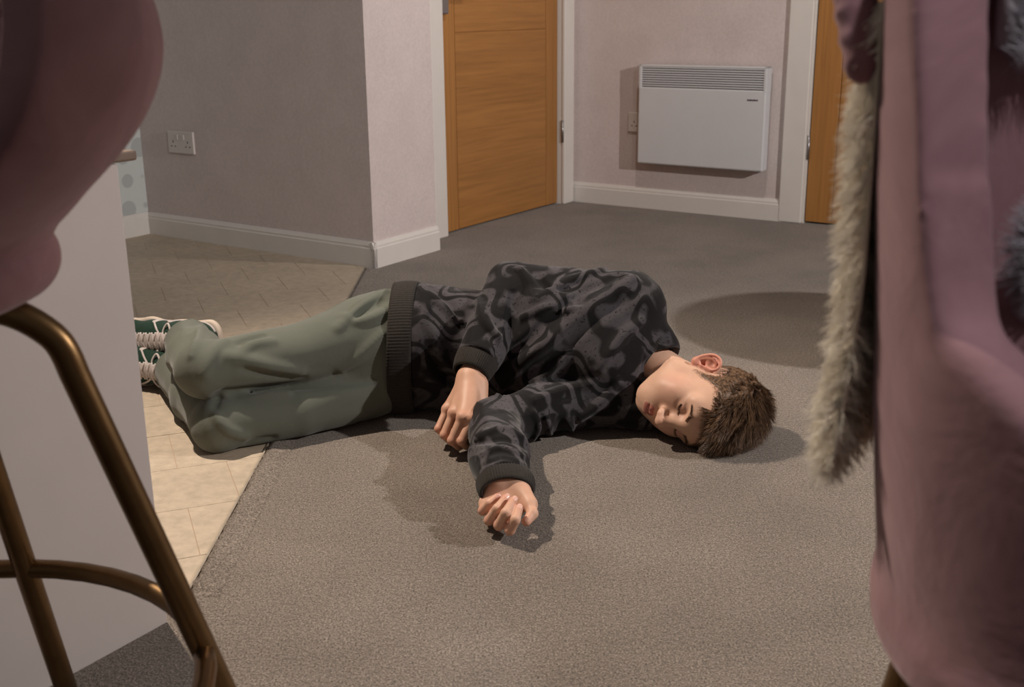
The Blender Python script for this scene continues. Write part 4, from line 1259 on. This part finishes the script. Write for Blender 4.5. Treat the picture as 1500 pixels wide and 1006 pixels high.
V, F = throw_surface(.264, .007, .90, .545, math.radians(104), math.radians(168))
throw = empty('throw', (float(V[:, 0].mean()), float(V[:, 1].mean()), .55)); tag(throw, 'cream fluffy sheepskin throw hanging down the side of the bar stool', 'throw')
link('hide', np_mesh('hide', V, F), MT['creamfur'], throw, True)
P0, N0 = sample_mesh(V, F, 20000, 8, lambda c: ((np.hypot(c[:, 0] - RC[0], c[:, 1] - RC[1]) > .268)).astype(float))
rs = np.random.RandomState(4); cl = np.stack([vnoise(P0.astype(f32), 45), vnoise(P0.astype(f32) + 4, 45), vnoise(P0.astype(f32) + 8, 45)], 1)
dF = N0 * .75 + np.array([0, 0, -.55]) + .75 * cl; dF /= np.linalg.norm(dF, axis=1)[:, None]
dF, shade = lock(P0, dF, .018, 1500, .6, 2); o = strands('fleece', P0, dF, N0, .019, .0007, MT['fleece_s'], throw, 4, .6, .35, 9, tint=shade * .6 + .4); o['kind'] = 'stuff'


# grey long-haired cushions inside that stool
def fur_cushion(name, label, c, r, rotz, n, ln, seed):
    root = empty(name, (c[0], c[1], c[2] - r[2])); tag(root, label, 'cushion')
    R = np.array([[math.cos(rotz), -math.sin(rotz), 0], [math.sin(rotz), math.cos(rotz), 0], [0, 0, 1]])
    def fn(P):
        q = np.abs((P - np.array(c, f32)) @ R.astype(f32)) / np.array(r, f32); return ((q ** 2.6).sum(1) ** (1 / 2.6) - 1) * min(r)
    V, Q = polygonise(fn, np.array(c) - max(r) * 1.15, np.array(c) + max(r) * 1.15, .008); link('cover', np_mesh('cover', relax(V, Q, 1), Q), MT['greyfur'], root, True)
    P0, N0 = sample_mesh(V, Q, n, seed); cl = np.stack([vnoise(P0.astype(f32), 40), vnoise(P0.astype(f32) + 4, 40), vnoise(P0.astype(f32) + 8, 40)], 1)
    d = N0 + .7 * cl + np.array([0, 0, -.35]); d /= np.linalg.norm(d, axis=1)[:, None]
    d, shade = lock(P0, d, ln, 800, .6, seed); o = strands('long_pile', P0, d, N0, ln, .0006, MT['grey_s'], root, 4, .5, .5, seed, tint=shade); o['kind'] = 'stuff'


fur_cushion('fur_cushion', 'grey long-haired cushion lying on the seat of the draped bar stool', (.432, .712, .738), (.090, .085, .034), math.radians(-35), 7000, .024, 11)

# grey long-haired throw over the rim of that stool's back, hanging inside
V = []; F = []; na, path = 30, [(.268, .955), (.267, .990), (.258, 1.016), (.238, 1.026), (.212, 1.018), (.200, .99), (.197, .95), (.195, .91), (.193, .87)]
for lay in (0, 1):
    for i, (r_, z) in enumerate(path):
        for j in range(na + 1):
            an = math.radians(50 + 120 * j / na); t_ = .010 if lay else .002; r2 = r_ + (t_ if i < 3 else (0 if i == 3 else -t_)); z2 = z + (t_ if 2 <= i <= 4 else 0); V.append((RC[0] + r2 * math.cos(an), RC[1] + r2 * math.sin(an), z2))
n = len(path) * (na + 1)
for i in range(len(path) - 1):
    for j in range(na):
        a = i * (na + 1) + j; F.append((a + na + 1, a + na + 2, a + 1, a)); F.append((n + a, n + a + 1, n + a + na + 2, n + a + na + 1))
rim = [j for j in range(na + 1)] + [i * (na + 1) + na for i in range(1, len(path))] + [(len(path) - 1) * (na + 1) + j for j in range(na - 1, -1, -1)] + [i * (na + 1) for i in range(len(path) - 2, 0, -1)]
for k in range(len(rim)):
    a, b = rim[k], rim[(k + 1) % len(rim)]; F.append((a, b, n + b, n + a))
V = np.array(V); F = np.array(F)
gt = empty('throw', (float(V[:, 0].mean()), float(V[:, 1].mean()), .87)); tag(gt, 'grey long-haired fur throw over the rim inside the draped bar stool', 'throw')
link('hide', np_mesh('hide', V, F), MT['greyfur'], gt, True)
P0, N0 = sample_mesh(V, F, 13000, 5); out = np.stack([P0[:, 0] - RC[0], P0[:, 1] - RC[1], 0 * P0[:, 0]], 1); out /= np.linalg.norm(out, axis=1)[:, None]
sgn = np.where(np.hypot(P0[:, 0] - RC[0], P0[:, 1] - RC[1]) > .235, 1, -1)[:, None]; N1 = out * sgn + np.array([0, 0, 1]) * sm((P0[:, 2:3] - .98) / .04) * 1.5
cl = np.stack([vnoise(P0.astype(f32), 40), vnoise(P0.astype(f32) + 4, 40), vnoise(P0.astype(f32) + 8, 40)], 1); dF = N1 + .7 * cl + np.array([0, 0, -.5]); dF /= np.linalg.norm(dF, axis=1)[:, None]
dF, shade = lock(P0, dF, .026, 900, .6, 6); o = strands('long_pile', P0, dF, N1, .026, .0006, MT['grey_s'], gt, 4, .5, .5, 6, tint=shade); o['kind'] = 'stuff'

# unseen low round table, added to cast the round shadow on the carpet
tb = empty('shadow_table', (1.32, 2.71, 0)); tag(tb, 'unseen low round table added behind the draped bar stool to cast a shadow', 'table')
V, F = [], []
for r_, z in ((.0, .43), (.278, .43), (.288, .424), (.29, .415), (.284, .406), (.27, .404), (.0, .404)):
    for j in range(48): V.append((1.32 + max(r_, .001) * math.cos(j * math.pi / 24), 2.71 + max(r_, .001) * math.sin(j * math.pi / 24), z))
for i in range(6):
    for j in range(48): F.append((i * 48 + j, i * 48 + (j + 1) % 48, (i + 1) * 48 + (j + 1) % 48, (i + 1) * 48 + j))
pydata('table_top', V, F, MT['walnut'], tb, True)
for k in range(3):
    an = k * 2 * math.pi / 3 + .4; d = np.array([math.cos(an), math.sin(an), 0]); tube('leg', [np.array([1.32, 2.71, .404]) + d * .15, np.array([1.32, 2.71, .001]) + d * .22], [.014, .009], MT['brass'], tb, 12)

# pleated roll on the far edge of the stool's back
ra, rb = atd(1246, -90, .80), atd(1262, 100, .79)
def roll_fn(P):
    ax = (rb - ra) / np.linalg.norm(rb - ra); u_ = (P - ra.astype(f32)) @ ax.astype(f32)
    return cap(P, ra, rb, .021, .013) + .0022 * np.abs(np.sin(u_ * 170))
sdf_obj('rolled_edge', roll_fn, np.minimum(ra, rb) - .04, np.maximum(ra, rb) + .04, .003, MT['velvet'], stR, 1)
bpy.context.view_layer.update()
